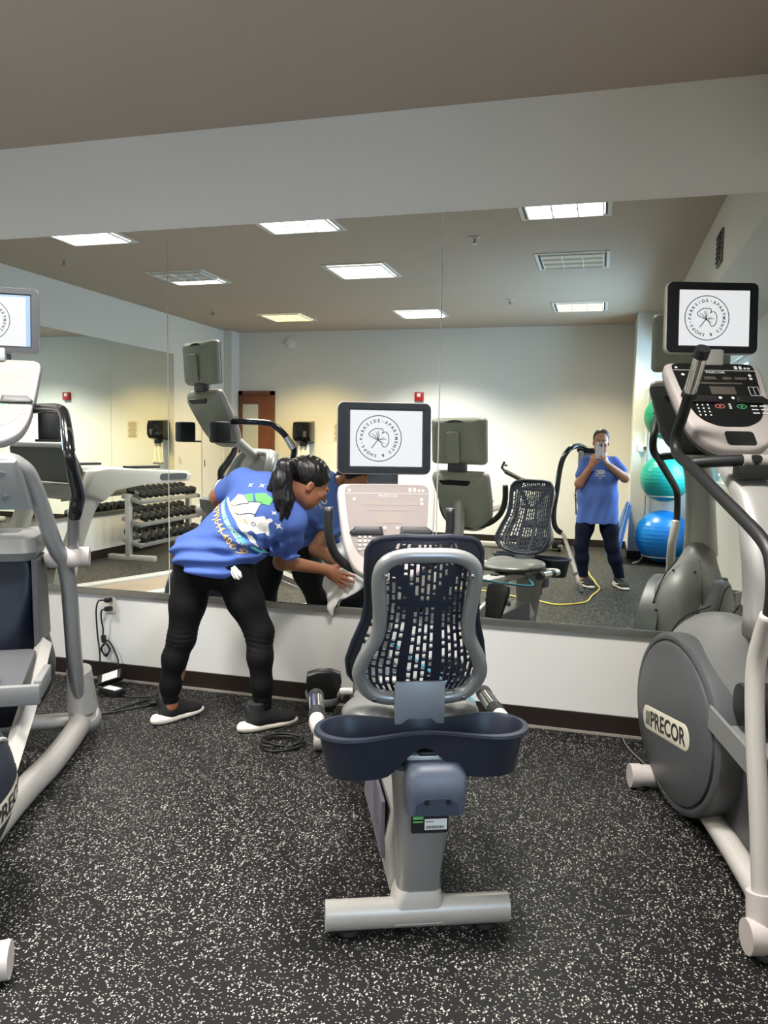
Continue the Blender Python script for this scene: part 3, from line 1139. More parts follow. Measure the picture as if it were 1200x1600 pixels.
# backrest
SH0, SH1 = Vector((0, .115, .64)), Vector((0, -.045, 1.148))
def backW(t):
    ks = [(0, .05), (.02, .12), (.06, .17), (.12, .198), (.22, .205), (.35, .19), (.5, .166), (.62, .158), (.8, .163), (.9, .162), (.96, .145), (.99, .11), (1, .06)]
    for (a, x), (b, y) in zip(ks, ks[1:]):
        if t <= b:
            q = (t - a) / (b - a)
            return x + (y - x) * q
    return .06
sn = (SH1 - SH0).normalized()
nn_ = Vector((0, sn.z, -sn.y))      # forward normal of the backrest
def shell_pt(s, t):
    p = SH0.lerp(SH1, t)
    x = s * backW(t)
    cv = .055 * (x / .2) ** 2 + .02 * (t - .5) ** 2
    lum = -.02 * math.sin(PI * t)
    return Vector((x, 0, 0)) + p + nn_ * (cv + lum + .008)
def is_slot(s, t, i):
    if abs(s) > .88 or t < .05 or t > .965:
        return False
    colw = .1
    ci = math.floor((s + 1) / colw)
    fr = (s + 1) / colw - ci
    if fr < .22 or fr > .80:
        return False
    sc = -1 + (ci + .5) * colw
    if t > .66:
        edge = .10 + (t - .66) * 1.9
        if edge < abs(sc) < edge + .22:
            return False
        if abs(sc) > .62 and t > .9:
            return False
        if t > .86 and t < .9:
            return False
        if abs(sc) > .78:
            return t < .83 and seg(ci, t)
    elif t > .62 and abs(sc) < .5:
        return False
    else:
        if .16 < abs(sc) < .30:
            return False
    return seg(ci, t)
def seg(ci, t):
    ph = [0, .45, .2, .7, .1, .55][ci % 6]
    x = (t / .118 + ph) % 1.
    return (x < .50) or (.62 < x < .89)
NU, NV = 140, 170
bm = B()
G = [[None] * (NV + 1) for _ in range(NU + 1)]
for i in range(NU + 1):
    for j in range(NV + 1):
        G[i][j] = bm.verts.new(shell_pt(-1 + 2 * i / NU, j / NV))
for i in range(NU):
    for j in range(NV):
        if not is_slot(-1 + 2 * (i + .5) / NU, (j + .5) / NV, i):
            bm.faces.new((G[i][j], G[i + 1][j], G[i + 1][j + 1], G[i][j + 1]))
for v in [v for v in bm.verts if not v.link_faces]:
    bm.verts.remove(v)
back = obj('backrest', bm, M['navy'], bike, smooth=60)
md = back.modifiers.new('thick', 'SOLIDIFY')
md.thickness = .008
md.offset = 0
# rolled rim of the backrest
rim = [shell_pt(-1, k / 40) for k in range(41)] + [shell_pt(-1 + k / 10, 1) for k in range(1, 20)] + [shell_pt(1, 1 - k / 40) for k in range(41)] + [shell_pt(1 - k / 10, 0) for k in range(1, 20)]
obj('backrest_rim', tube(B(), rim, .009, 10, closed=True), M['navy'], back)
def fr_pt(x, t):
    p = SH0.lerp(SH1, t)
    return Vector((x, 0, 0)) + p - nn_ * .032
hf = [(.0, .07), (.09, .075), (.145, .115), (.176, .22), (.165, .33), (.132, .46), (.126, .6), (.134, .8), (.118, .895), (.07, .935), (0, .94)]
pth = [fr_pt(-x, t) for x, t in hf] + [fr_pt(x, t) for x, t in hf[-2:0:-1]]
fo = obj('backrest_frame', tube(B(), pth, .0205, 16, closed=True, sm=5), M['grey_frame'], back)
bm = B()
for x, t in ((.118, .84), (.118, .09)):
    for sx in (-1, 1):
        p = fr_pt(sx * (x + (.014 if t < .5 else 0)), t) - nn_ * .019
        lathe(bm, [(.008, 0), (.007, .004), (.003, .006)], p, -nn_, 12)
obj('frame_screws', bm, M['steel'], fo)
bm = B()
box(bm, (0, .045, .662), (.146, .014, .125), .003)
box(bm, (0, .085, .6), (.13, .09, .09), .006)
obj('backrest_bracket', bm, mat('bracket_grey', (136, 140, 146), .4, metal=.2), back)
# seat cushion
S_ = SDF((-.26, .02, .5), (.26, .56, .66), .008)
S_.ell((0, .22, .575), (.215, .16, .036), k=.01).ell((0, .36, .575), (.17, .14, .032), k=.03).ell((-.12, .2, .59), (.08, .1, .03), k=.03).ell((.12, .2, .59), (.08, .1, .03), k=.03)
S_.cut((0, 0, .553), (0, 0, -1), .006)
seat = obj('seat', S_.mesh(), M['seat'], bike, smooth=180)
bm = B()
box(bm, (0, .24, .547), (.34, .3, .018), .006)
obj('seat_pan', bm, M['grey_pl_dk'], seat)
for sx in (-1, 1):
    bm = B()
    tube(bm, [(sx * .12, .15, .535), (sx * .21, .135, .54), (sx * .275, .145, .545), (sx * .291, .2, .548), (sx * .29, .24, .55)], .024, 16, sm=6)
    g = obj('seat_handle', bm, M['silver_lt'], bike, smooth=180)
    bm = B()
    tube(bm, [(sx * .29, .235, .55), (sx * .289, .29, .552)], .0265, 18)
    tube(bm, [(sx * .288, .40, .555), (sx * .288, .44, .556)], .0265, 18)
    obj('hand_grip', bm, M['black'], g)
    bm = B()
    tube(bm, [(sx * .289, .285, .552), (sx * .288, .405, .555)], .0258, 18)
    obj('pulse_sensor', bm, M['chrome'], g)
# drive housing, cranks and pedals
S_ = SDF((-.25, .6, -.02), (.25, 1.45, .62), .0125)
S_.ell((0, 1.03, .24), (.13, .36, .22), k=.02).ell((0, .85, .22), (.17, .22, .19), k=.06).ell((0, 1.05, .36), (.1, .2, .16), k=.06)
S_.cut((0, 0, .03), (0, 0, -1), .02)
obj('drive_housing', S_.mesh(2), M['grey_pl_dk'], bike, smooth=180)
bm = B()
tube(bm, [(-.27, 1.34, .04), (.27, 1.34, .04)], .036, 18)
box(bm, (0, 1.25, .06), (.1, .2, .05), .01)
obj('front_foot', bm, M['silver_lt'], bike)
for sx, fy, fz in ((-1, 1.13, .34), (1, .9, .45)):
    bm = B()
    tube(bm, [(sx * .12, 1.02, .38), (sx * .16, 1.02, .38), (sx * .165, fy, fz - .02)], .016, 12)
    p = obj('crank', bm, M['silver'], bike)
    mm = frame_m((sx * .235, fy, fz), (1, 0, 0), (0, -.35, 1))
    bm = prism(B(), [(-.05, -.1), (.05, -.1), (.075, .06), (.07, .1), (.03, .115), (-.03, .115), (-.07, .1), (-.075, .06)], -.02, .02, mm, bev=.01)
    pd = obj('pedal', bm, M['black'], p)
    bm = B()
    tube(bm, [mm @ Vector(q) for q in ((-.075, .0, .0), (-.06, .01, .07), (0, .015, .095), (.06, .01, .07), (.075, 0, 0))], .016, 8, flat=.25, sm=4, axis=(0, 0, 1))
    tube(bm, [mm @ Vector(q) for q in ((-.05, -.08, .0), (-.04, -.085, .05), (0, -.085, .065), (.04, -.085, .05), (.05, -.08, 0))], .012, 8, flat=.25, sm=4, axis=(0, 0, 1))
    obj('pedal_strap', bm, M['grey_pl_dk'], pd)
bm = B()
tube(bm, [(0, 1.1, .38), (.01, 1.06, .66), (.02, 1.01, .9), (.0, .975, 1.06)], .036, 18, sm=5)
obj('neck', bm, M['silver'], bike, smooth=180)
co, _ = console_unit(bike, (0, .965, 1.245), math.radians(24), .40, 'pale')
screen_unit(bike, (-.012, .955, 1.425), math.radians(4))
bm = B()
hp = [(.235, .83, 1.157), (.233, .828, 1.06), (.205, .842, .975), (.13, .872, .915), (0, .9, .895)]
tube(bm, [(-x, y, z) for x, y, z in hp] + hp[-2::-1], .0175, 14, sm=6)
hb = obj('handlebar', bm, M['black'], bike, smooth=180)
bm = B()
for sx in (-1, 1):
    lathe(bm, [(.0165, 0), (.016, .005)], (sx * .235, .83, 1.157), (0, 0, 1), 14)
obj('bar_end_cap', bm, M['steel'], hb)
bm = B()
tube(bm, [(.02, 1.0, .60), (.10, .86, .565), (.18, .70, .53), (.27, .52, .50), (.22, .40, .50), (.12, .30, .51)], .007, 8, sm=6)
obj('strap_cord', bm, M['cyan'], bike, smooth=180)

# ------------------------------------------------------------------ elliptical trainer with the round cover, beam side
ell = thing('elliptical_trainer', 'grey elliptical trainer with big oval side cover and black console', 'elliptical trainer', (.41, -.38, 0), math.radians(15.4))
S_ = SDF((-.36, -.98, -.02), (.36, .22, .98), .0125)
S_.ell((0, -.34, .40), (.19, .43, .36), k=.02)
S_.ell((0, -.36, .42), (.175, .40, .36), k=.05)
S_.cone((0, -.52, .62), (0, -.66, .82), .13, .085, k=.10)
S_.ell((0, -.18, .45), (.2, .22, .28), k=.06)
S_.cut((0, 0, .05), (0, 0, -1), .02)
hs_ = obj('drive_housing', S_.mesh(2), M['grey_pl'], ell, smooth=180)
for sx in (-1, 1):
    if sx < 0:
        mm = frame_m((-.165, -.315, .355), (0, -1, .04), (0, .04, 1))
    else:
        mm = frame_m((.165, -.315, .355), (0, 1, .04), (0, -.04, 1))
    egg = [(.40 * math.cos(a) * (1 if math.cos(a) > 0 else 1.0), .315 * math.sin(a)) for a in [2 * PI * k / 72 for k in range(72)]]
    cv = obj('side_cover', prism(B(), egg, 0, 0, mm, layers=[(-.08, 1.06), (.0, 1.07), (.022, 1.06), (.03, 1.03), (.03, .985), (.022, .965)]), M['grey_pl_dk'], hs_, smooth=40)
    bm = prism(B(), egg, 0, 0, mm, layers=[(.018, .955), (.034, .95), (.042, .90), (.05, .6)])
    dk = obj('cover_disc', bm, M['grey_pl_dk'], cv, smooth=40)
    mb = mm @ Matrix.Translation((-.02, -.03, 0)) @ Matrix.Rotation(math.radians(7) if sx < 0 else math.radians(-7), 4, 'Z')
    bd = obj('badge', prism(B(), rect_path(.50, .098, .046, 8), .03, .052, mb, bev=.003), M['badge'], dk)
    bm = B()
    text(bm, 'PRECOR', .088, mb, (.03, -.002), d=.0535, bold=.018, sx=1.12)
    for k in range(3):
        x = -.205 + .016 * k
        poly2(bm, [(x, -.028), (x + .008, -.028), (x + .013, .028), (x + .005, .028)], mb, .0535)
    obj('brand_lettering', bm, M['ink'], bd, smooth=0)
bm = B()
for x in (-.1, .1):
    tube(bm, [(x * .55, -.28, .80), (x, -.1, .70), (x * 1.35, .03, .5), (x * 1.4, .08, .3)], .0035, 6, sm=6)
for x, y, z in ((-.1, .015, .56), (.1, .015, .56), (.055, -.16, .75), (-.055, -.16, .75)):
    ball_(bm, (x, y, z), .007, 8)
obj('cover_seams', bm, M['black'], hs_)
# mast
bm = loft(B(), [ring_xy(0, -.665, .78, .19, .15, .05), ring_xy(0, -.655, .86, .18, .14, .05), ring_xy(0, -.60, 1.02, .165, .125, .05), ring_xy(0, -.545, 1.15, .155, .12, .045), ring_xy(0, -.46, 1.25, .145, .13, .045), ring_xy(0, -.35, 1.315, .135, .13, .04), ring_xy(0, -.22, 1.37, .12, .12, .04)])
obj('mast', bm, M['silver'], ell, smooth=180)
console_unit(ell, (0, -.015, 1.752), math.radians(43), .48, 'black', .385)
screen_unit(ell, (.002, -.01, 1.938), math.radians(4), .375, .292)
bm = B()
box(bm, (0, -.01, 1.775), (.1, .05, .07), .01)
obj('display_mount', bm, M['silver'], ell)
for sx in (-1, 1):
    pts = [(-.46, 1.745), (-.415, 1.68), (-.37, 1.61), (-.31, 1.525), (-.255, 1.455), (-.262, 1.40), (-.32, 1.368), (-.42, 1.34), (-.70, 1.245), (-.98, 1.145), (-1.045, 1.08), (-1.06, .99), (-1.05, .925)]
    P = [(sx * .212, y, z) for y, z in pts]
    arm = obj('swing_arm', tube(B(), P, .0205, 14, sm=5), M['black'], ell, smooth=180)
    bm = B()
    tube(bm, [P[0], Vector(P[0]).lerp(Vector(P[1]), .0) + Vector((0, .005, -.008)), P[2]], .0235, 18)
    obj('pulse_sensor', bm, M['chrome'], arm)
    bm = B()
    tube(bm, [(sx * .212, -.472, 1.758), (sx * .212, -.45, 1.73)], .026, 16)
    tube(bm, [(sx * .212, -.372, 1.614), (sx * .212, -.36, 1.596)], .028, 16)
    obj('grip_collar', bm, M['black'], arm)
    bm = B()
    tube(bm, [(sx * .214, -1.055, .935), (sx * .22, -1.03, .86), (sx * .228, -1.02, .76), (sx * .236, -1.06, .58), (sx * .24, -1.12, .36), (sx * .244, -1.175, .13)], .027, 16, sm=6)
    lg = obj('rear_leg', bm, M['silver_lt'], ell, smooth=180)
    bm = B()
    tube(bm, [(sx * .243, -1.165, .17), (sx * .245, -1.185, .07)], .042, 16)
    obj('leg_collar', bm, M['shell_white'], lg)
    # pedal with its raised rim
    mm = frame_m((sx * .125, -.82, .49 + sx * .02), (1, 0, 0), (0, 1, .12))
    bm = prism(B(), rect_path(.15, .38, .05, 6), -.035, .0, mm, bev=.01)
    pd = obj('pedal', bm, M['grey_pl'], ell)
    o1, i1 = rect_path(.16, .40, .055, 6), rect_path(.135, .37, .045, 6)
    obj('pedal_rim', ringframe(B(), o1, i1, -.03, .045, mm), M['grey_pl'], pd, smooth=40)
    bm = B()
    tube(bm, [(sx * .125, -.72, .45), (sx * .12, -.5, .36)], .028, 12)
    obj('pedal_link', bm, M['grey_pl_dk'], ell)
bm = B()
tube(bm, [(-.212, -.40, 1.352), (-.12, -.43, 1.362), (0, -.455, 1.368), (.12, -.43, 1.362), (.212, -.40, 1.352)], .021, 16, sm=4)
hb = obj('fixed_handlebar', bm, M['black'], ell, smooth=180)
bm = B()
tube(bm, [(-.045, -.452, 1.367), (.045, -.452, 1.367)], .0225, 16)
obj('bar_sleeve', bm, M['silver_lt'], hb)
bm = B()
box(bm, (0, -.46, 1.325), (.14, .06, .05), .01)
obj('bar_clamp', bm, M['black'], hb)
# floor frame
bm = B()
for sx in (-1, 1):
    tube(bm, [(sx * .10, -.2, .1), (sx * .14, -.8, .07), (sx * .19, -1.2, .055)], .04, 14, sm=4)
tube(bm, [(-.27, -1.2, .06), (.27, -1.2, .06)], .045, 18)
fr = obj('floor_frame', bm, M['silver_lt'], ell, smooth=50)
for y, z, w_ in ((-1.2, .06, .285), (-.13, .052, .275)):
    bm = B()
    for sx in (-1, 1):
        tube(bm, [(sx * (w_ - .03), y, z), (sx * (w_ + .012), y, z)], .049, 20, flat=.92)
    if y > -1:
        tube(bm, [(-w_ + .02, y, z), (w_ - .02, y, z)], .044, 18)
    obj('stabiliser', bm, M['shell_white'], fr)
bm = B()
for sx in (-1, 1):
    for y in (-1.2, -.13):
        lathe(bm, [(.03, 0), (.036, .006), (.03, .022)], (sx * .24, y, 0), seg=16)
obj('rubber_feet', bm, M['black'], fr)
for sx in (-1, 1):
    bm = prism(B(), rect_path(.14, .13, .05, 6), .03, .142, frame_m((0, -.765, .575), (0, sx, 0), (0, .25, 1)), bev=.008)
    obj('crank_recess', bm, M['black'], hs_)
bm = B()
prism(bm, [(-.62, .05), (-1.12, .06), (-1.1, .15), (-.95, .24), (-.75, .40), (-.6, .42)], -.11, .11, frame_m((0, 0, 0), (0, 1, 0), (0, 0, 1)), bev=.015)
obj('rear_shroud', bm, M['grey_pl_dk'], ell)
bm = B()
box(bm, (-.02, -.78, .34), (.07, .42, .035), .006, rot=Matrix.Rotation(.5, 3, 'X'))
obj('ramp', bm, M['silver_lt'], ell)

# ------------------------------------------------------------------ elliptical trainer with the tall arch frame
amt = thing('elliptical_trainer', 'light grey elliptical trainer with tall arched frame and glare-pale console', 'elliptical trainer', (-2.603, -.9615, 0), math.radians(30))
bm = B()
arch = [(-.345, .0, .14), (-.325, -.10, .35), (-.31, -.19, .80), (-.27, -.28, .96), (-.21, -.385, 1.22), (-.17, -.425, 1.29), (-.11, -.44, 1.31)]
pts = arch + [(-x, y, z) for x, y, z in arch[::-1]]
tube(bm, pts, .043, 18, sm=5, flat=.8, axis=(0, 1, 0))
fr = obj('arch_frame', bm, M['grey_frame'], amt, smooth=180)
bm = B()
mm = frame_m((0, -.415, 1.22), (1, 0, 0), (0, .32, -1))
prism(bm, [(-.17, -.11), (.17, -.11), (.19, -.05), (.215, .10), (-.215, .10), (-.19, -.05)], -.035, .05, frame_m((0, -.415, 1.22), (1, 0, 0), (0, -.36, 1)) @ Matrix.Scale(-1, 4, (0, 1, 0)), bev=.012)
cb = obj('cross_box', bm, M['grey_frame'], fr)
bm = B()
for x, z in ((-.12, .06), (.12, .06), (-.12, -.04), (.12, -.04)):
    lathe(bm, [(.012, 0), (.01, .006)], frame_m((0, -.415, 1.22), (1, 0, 0), (0, -.36, 1)) @ Vector((x, z, .05)), (0, -1, -.36), 12)
for sx in (-1, 1):
    for q in (.2, .6):
        p = Vector((sx * .2, -.38, 1.24)).lerp(Vector((sx * .245, -.31, 1.04)), q)
        lathe(bm, [(.014, 0), (.012, .008), (.004, .012)], p + Vector((0, -.038, 0)), (0, -1, 0), 12)
obj('frame_bolts', bm, M['steel'], cb)
for sx in (-1, 1):
    bm = B()
    tube(bm, [(sx * .335, -.06, .34), (sx * .34, .0, .14)], [.055, .07], 18)
    tube(bm, [(sx * .335, .05, .07), (sx * .345, -.0, .12)], .068, 16)
    ball_(bm, (sx * .35, .035, .075), .072, 16, (1, 1.1, .9))
    obj('leg_shoe', bm, M['silver_lt'], fr, smooth=60)
    bm = B()
    tube(bm, [(sx * .335, .0, .075), (sx * .32, -.15, .07), (sx * .27, -.45, .062), (sx * .2, -.75, .058), (sx * .14, -1.1, .055)], .056, 16, sm=5, flat=.85, axis=(0, 0, 1))
    obj('base_rail', bm, M['silver_lt'], fr, smooth=180)
    # pivot block, lever and swinging handle
    bm = B()
    box(bm, (sx * .30, -.2, .885), (.16, .12, .085), .03)
    tube(bm, [(sx * .30, -.2, .885), (sx * .405, -.2, .885)], .044, 18)
    pv = obj('pivot_block', bm, M['shell_white'], fr, smooth=50)
    bm = B()
    tube(bm, [(sx * .335, -.2, .90), (sx * .35, -.28, 1.02), (sx * .362, -.35, 1.10)], .019, 14, sm=4, flat=1.3)
    obj('lever', bm, M['grey_frame'], pv, smooth=180)
    bm = B()
    P = [(.362, -.34, 1.075), (.372, -.36, 1.11), (.382, -.37, 1.17), (.375, -.43, 1.25), (.365, -.475, 1.34), (.348, -.41, 1.44), (.33, -.34, 1.50), (.30, -.28, 1.525), (.2, -.12, 1.53), (.08, -.08, 1.52)]
    P = [(sx * x, y, z) for x, y, z in P]
    arm = obj('swing_handle', tube(B(), P, [.027, .028, .029, .026, .022, .022, .022, .021, .021, .021], 14, sm=5), M['black_gl'], amt, smooth=180)
    bm = B()
    tube(bm, [Vector(P[4]).lerp(Vector(P[5]), .15), Vector(P[4]).lerp(Vector(P[5]), .95)], .0245, 16)
    obj('pulse_sensor', bm, M['chrome'], arm)
    # accessory caddy on the bar
    bm = B()
    box(bm, (sx * .22, .03, 1.455), (.09, .12, .14), .015)
    box(bm, (sx * .22, -.0, 1.39), (.1, .14, .012), .004)
    obj('bottle_holder', bm, M['black'], amt)
bm = B()
tube(bm, [(0, -.43, 1.27), (0, -.30, 1.36), (0, -.13, 1.50)], .035, 16, sm=4)
obj('neck', bm, M['silver'], amt, smooth=180)
console_unit(amt, (0, .0, 1.745), math.radians(31), .43, 'pale', .385)
screen_unit(amt, (.0, .0, 1.918), math.radians(4), .375, .29, bezel='bezel_grey', blue=True)
bm = B()
box(bm, (0, .0, 1.765), (.1, .05, .06), .01)
obj('display_mount', bm, M['silver'], amt)
# body between the legs
S_ = SDF((-.32, -.85, .02), (.32, .35, 1.06), .0125)
S_.cone((0, .0, .35), (0, -.22, .82), .22, .19, k=.05, sq=((1, 0, 0), 1.0))
S_.ell((0, .05, .34), (.2, .25, .28), k=.05)
S_.cut((0, -.26, .9), (0, -1, .12), .02)
S_.cut((0, 0, .985), (0, 0, 1), .02)
S_.cut((0, 0, .06), (0, 0, -1), .02)
bd = obj('tower_cover', S_.mesh(2), M['navy'], amt, smooth=180)
bm = loft(B(), [ring_xy(0, -.22, .895, .40, .30, .06), ring_xy(0, -.22, .93, .43, .34, .07), ring_xy(0, -.2, .985, .40, .32, .06), ring_xy(0, -.19, 1.0, .34, .26, .05)])
tp = obj('top_tray', bm, M['grey_pl'], bd, smooth=40)
bm = B()
box(bm, (0, -.2, .999), (.25, .1, .008), .003)
obj('tray_recess', bm, M['grey_pl_dk'], tp)
bm = B()
for sx in (-1, 1):
    prism(bm, [(-.33, .52), (-.05, .52), (-.14, .9), (-.36, .9), (-.345, .7)], sx * .205 - .012, sx * .205 + .012, frame_m((0, 0, 0), (0, 1, 0), (0, 0, 1)) @ Matrix.Identity(4), bev=.005)
obj('side_panel', bm, M['grey_pl_dk'], bd, smooth=0)
for sx in (-1, 1):
    bm = B()
    tube(bm, [(sx * .225, -.3, .53), (sx * .222, -.62, .385), (sx * .2, -1.0, .22)], .034, 4, axis=(1, 0, 0), flat=1.0)
    obj('pedal_arm', bm, M['silver_lt'], amt, smooth=0)
    mm = frame_m((sx * .12, -.60, .50), (1, 0, 0), (0, 1, .18))
    bm = prism(B(), rect_path(.19, .42, .03, 5), -.03, .0, mm, bev=.008)
    pd = obj('pedal', bm, M['grey_pl_dk'], amt)
    mr = frame_m((sx * .14, -.80, .47), (1, 0, 0), (0, 1, .18))
    bm = B()
    box(bm, (sx * .17, -.815, .47), (.25, .03, .075), .008)
    box(bm, (sx * .285, -.70, .485), (.03, .22, .07), .008)
    obj('pedal_rim', bm, M['grey_pl'], pd)
# rear drum with the badge
S_ = SDF((-.36, -1.86, -.02), (.36, -.9, .80), .0125)
S_.ell((0, -1.36, .34), (.29, .36, .31), k=.02).ell((0, -1.28, .33), (.29, .3, .27), k=.04)
S_.cut((0, 0, .05), (0, 0, -1), .02)
dr = obj('drive_housing', S_.mesh(2), M['navy'], amt, smooth=180)
bm = B()
tube(bm, [(.18, -1.06, .30), (.255, -1.2, .44), (.255, -1.36, .50), (.23, -1.52, .48), (.16, -1.66, .38)], .008, 8, sm=6)
obj('cover_piping', bm, M['silver'], dr, smooth=180)
# badge wraps the housing
bv = BVHTree.FromPolygons([v.co for v in dr.data.vertices], [tuple(p.vertices) for p in dr.data.polygons])
def wrap(bm, bvh, off):
    for v in bm.verts:
        h = bvh.find_nearest(v.co)
        v.co = h[0] + h[1] * off
    return bm
def badge_plane():
    a = Vector((.30, -1.34, .31))
    return None, frame_m(a, (.12, 1, .08), (.0, .0, 1))
_, mb = badge_plane()
bm = B()
n = 24
rows = [[bm.verts.new(mb @ Vector((-.21 + .42 * i / n, -.045 + .09 * j / 4, .03))) for j in range(5)] for i in range(n + 1)]
for i in range(n):
    for j in range(4):
        bm.faces.new((rows[i][j], rows[i + 1][j], rows[i + 1][j + 1], rows[i][j + 1]))
bg_ = obj('badge', wrap(bm, bv, .003), M['badge'], dr, smooth=180)
bm = B()
text(bm, 'PRECOR', .08, mb, (.02, 0), d=.03, bold=.018, sx=1.1)
for k in range(3):
    x = -.185 + .015 * k
    poly2(bm, [(x, -.025), (x + .007, -.025), (x + .012, .025), (x + .005, .025)], mb, .03)
bmesh.ops.subdivide_edges(bm, edges=[e for e in bm.edges if e.calc_length() > .03], cuts=3)
obj('brand_lettering', wrap(bm, bv, .005), M['ink'], bg_, smooth=0)
bm = B()
tube(bm, [(-.30, -1.72, .05), (.30, -1.72, .05)], .042, 16)
rb = obj('rear_stabiliser', bm, M['silver_lt'], amt)
bm = B()
for sx in (-1, 1):
    tube(bm, [(sx * .29, -1.72, .05), (sx * .36, -1.72, .05)], .048, 18)
obj('end_caps', bm, M['shell_white'], rb)
bm = B()
tube(bm, [(-.33, .03, .07), (.33, .03, .07)], .036, 14)
obj('front_crossbar', bm, M['silver_lt'], fr)
t = thing('towel', 'small bright blue cloth on the pedal of the arched elliptical trainer', 'cloth', (-2.603, -.9615, 0), math.radians(30))
S_ = SDF((.0, -.85, .47), (.2, -.6, .58), .006)
S_.ell((.07, -.72, .505), (.06, .06, .018), k=.01).ell((.1, -.69, .51), (.03, .04, .022), k=.02)
obj('cloth_body', S_.mesh(), mat('bright_blue_cloth', (40, 165, 215), .8), t, smooth=180)

# ------------------------------------------------------------------ treadmill (only its mirror image is in view)
tm = thing('treadmill', 'light grey treadmill with long armrests seen in the mirror', 'treadmill', (-3.8, -1.47, 0), math.radians(21))
bm = B()
box(bm, (0, -.42, .14), (.58, 1.56, .05), .01)
dk = obj('deck', bm, M['grey_pl_dk'], tm)
obj('running_belt', slab(-.26, -1.19, .165, .26, .36, .17), mat('belt_brown', (120, 106, 90), .7, bump=.1, bscale=300), dk, smooth=0)
for sx in (-1, 1):
    bm = B()
    box(bm, (sx * .335, -.42, .14), (.11, 1.6, .1), .015)
    obj('side_rail', bm, M['silver_lt'], dk)
    bm = B()
    tube(bm, [(sx * .38, .60, .1), (sx * .385, .53, .5), (sx * .39, .40, .86), (sx * .39, .30, 1.02)], [.085, .08, .075, .08], 14, sm=5, flat=.55, axis=(0, 1, 0))
    obj('upright', bm, M['silver_lt'], tm, smooth=180)
    bm = B()
    prism(bm, [(.46, 1.0), (.40, 1.16), (.26, 1.19), (-.2, 1.165), (-.5, 1.15), (-.555, 1.115), (-.52, 1.07), (-.1, 1.05), (.2, 1.01), (.3, .93)], sx * .39 - .055, sx * .39 + .055, frame_m((0, 0, 0), (0, 1, 0), (0, 0, 1)), bev=.02)
    ar = obj('armrest', bm, M['silver_lt'], tm, smooth=50)
    bm = prism(B(), rect_path(.26, .05, .024, 6), sx * .39 - .058 if sx < 0 else .44, sx * .39 - .05 if sx < 0 else .449, frame_m((0, -.36, 1.108), (0, 1, 0), (0, 0, 1)))
    obj('armrest_pad', bm, M['grey_pl_dk'], ar)
    bm = B()
    box(bm, (sx * .39, -.1, 1.185), (.07, .3, .02), .008)
    obj('grip_pad', bm, M['black'], ar)
S_ = SDF((-.44, .3, .02), (.44, 1.0, .36), .0125)
S_.ell((0, .6, .12), (.38, .3, .15), k=.01)
S_.cut((0, 0, .04), (0, 0, -1), .01)
obj('motor_hood', S_.mesh(2), M['grey_pl'], tm, smooth=180)
mm = frame_m((0, .46, 1.21), (-1, 0, 0), (0, .5, 1))
bm = prism(B(), rect_path(.78, .30, .06, 6), -.05, .03, mm, bev=.02)
cn = obj('console', bm, M['grey_pl_dk'], tm)
bm = prism(B(), rect_path(.5, .2, .03, 5), -.056, -.05, mm)
obj('console_display', bm, M['over_black'], cn)
bm = B()
box(bm, (0, .36, 1.0), (.7, .12, .12), .03)
obj('console_base', bm, M['grey_frame'], tm)

# ------------------------------------------------------------------ dumbbell rack along the side mirror
RX, RY0, RY1 = -5.2, -3.95, -5.30
rk = thing('dumbbell_rack', 'grey three tier dumbbell rack along the side mirror', 'dumbbell rack', (RX, (RY0 + RY1) / 2, 0))
HL = (RY0 - RY1) / 2
tiers = [.20, .44, .70]
for sy in (-1, 1):
    bm = B()
    box(bm, (0, sy * HL, .40), (.06, .07, .72), .006)
    obj('upright', bm, M['silver'], rk)
    bm = B()
    box(bm, (.04, sy * HL, .03), (.60, .07, .06), .006)
    obj('foot', bm, M['silver'], rk)
for z in tiers:
    bm = B()
    for x, dz in ((.14, -.03), (-.06, .03)):
        box(bm, (x, 0, z + dz), (.03, 2 * HL, .05), .004)
    for sy in (-1, 1):
        box(bm, (.04, sy * (HL - .01), z), (.27, .03, .05), .004, rot=Matrix.Rotation(.28, 3, 'Y'))
    obj('tier_rail', bm, M['grey_frame'], rk)

def make_dumbbell(r, L):
    t = thing('dumbbell', 'x', 'dumbbell')
    bm = B()
    tube(bm, [(-L / 2 + .04, 0, 0), (L / 2 - .04, 0, 0)], .016, 12)
    obj('handle', bm, M['chrome'], t)
    for s in (-1, 1):
        hexp = [(r * math.cos(k * PI / 3), r * math.sin(k * PI / 3)) for k in range(6)]
        obj('head', prism(B(), hexp, s * L / 2, s * (L / 2 - .085), frame_m((0, 0, 0), (0, 1, 0), (0, 0, 1)), bev=.01), M['dumb'], t, smooth=30)
    return t
def copy_tree(o, parent=None):
    c = o.copy()
    COL.objects.link(c)
    if parent:
        c.parent = parent
    for ch in list(o.children):
        copy_tree(ch, c)
    return c
ORD = ['first', 'second', 'third', 'fourth', 'fifth', 'sixth', 'seventh', 'eighth', 'ninth', 'tenth', 'eleventh', 'twelfth']
TN = ['bottom', 'middle', 'top']
for ti, z in enumerate(tiers):
    n = [8, 9, 10][ti]
    r, L = [(.062, .31), (.054, .29), (.046, .25)][ti]
    proto = None
    for k in range(n):
        o = make_dumbbell(r, L) if proto is None else copy_tree(proto)
        proto = proto or o
        o.location = (RX + .04, RY0 - .115 - k * (2 * HL - .23) / (n - 1), z + .034 + r * .904)
        o.rotation_euler = (0, .28, 0)
        tag(o, 'black hex dumbbell, %s from the treadmill end on the %s tier of the rack' % (ORD[k], TN[ti]), 'dumbbell', 'hex dumbbells on the rack')

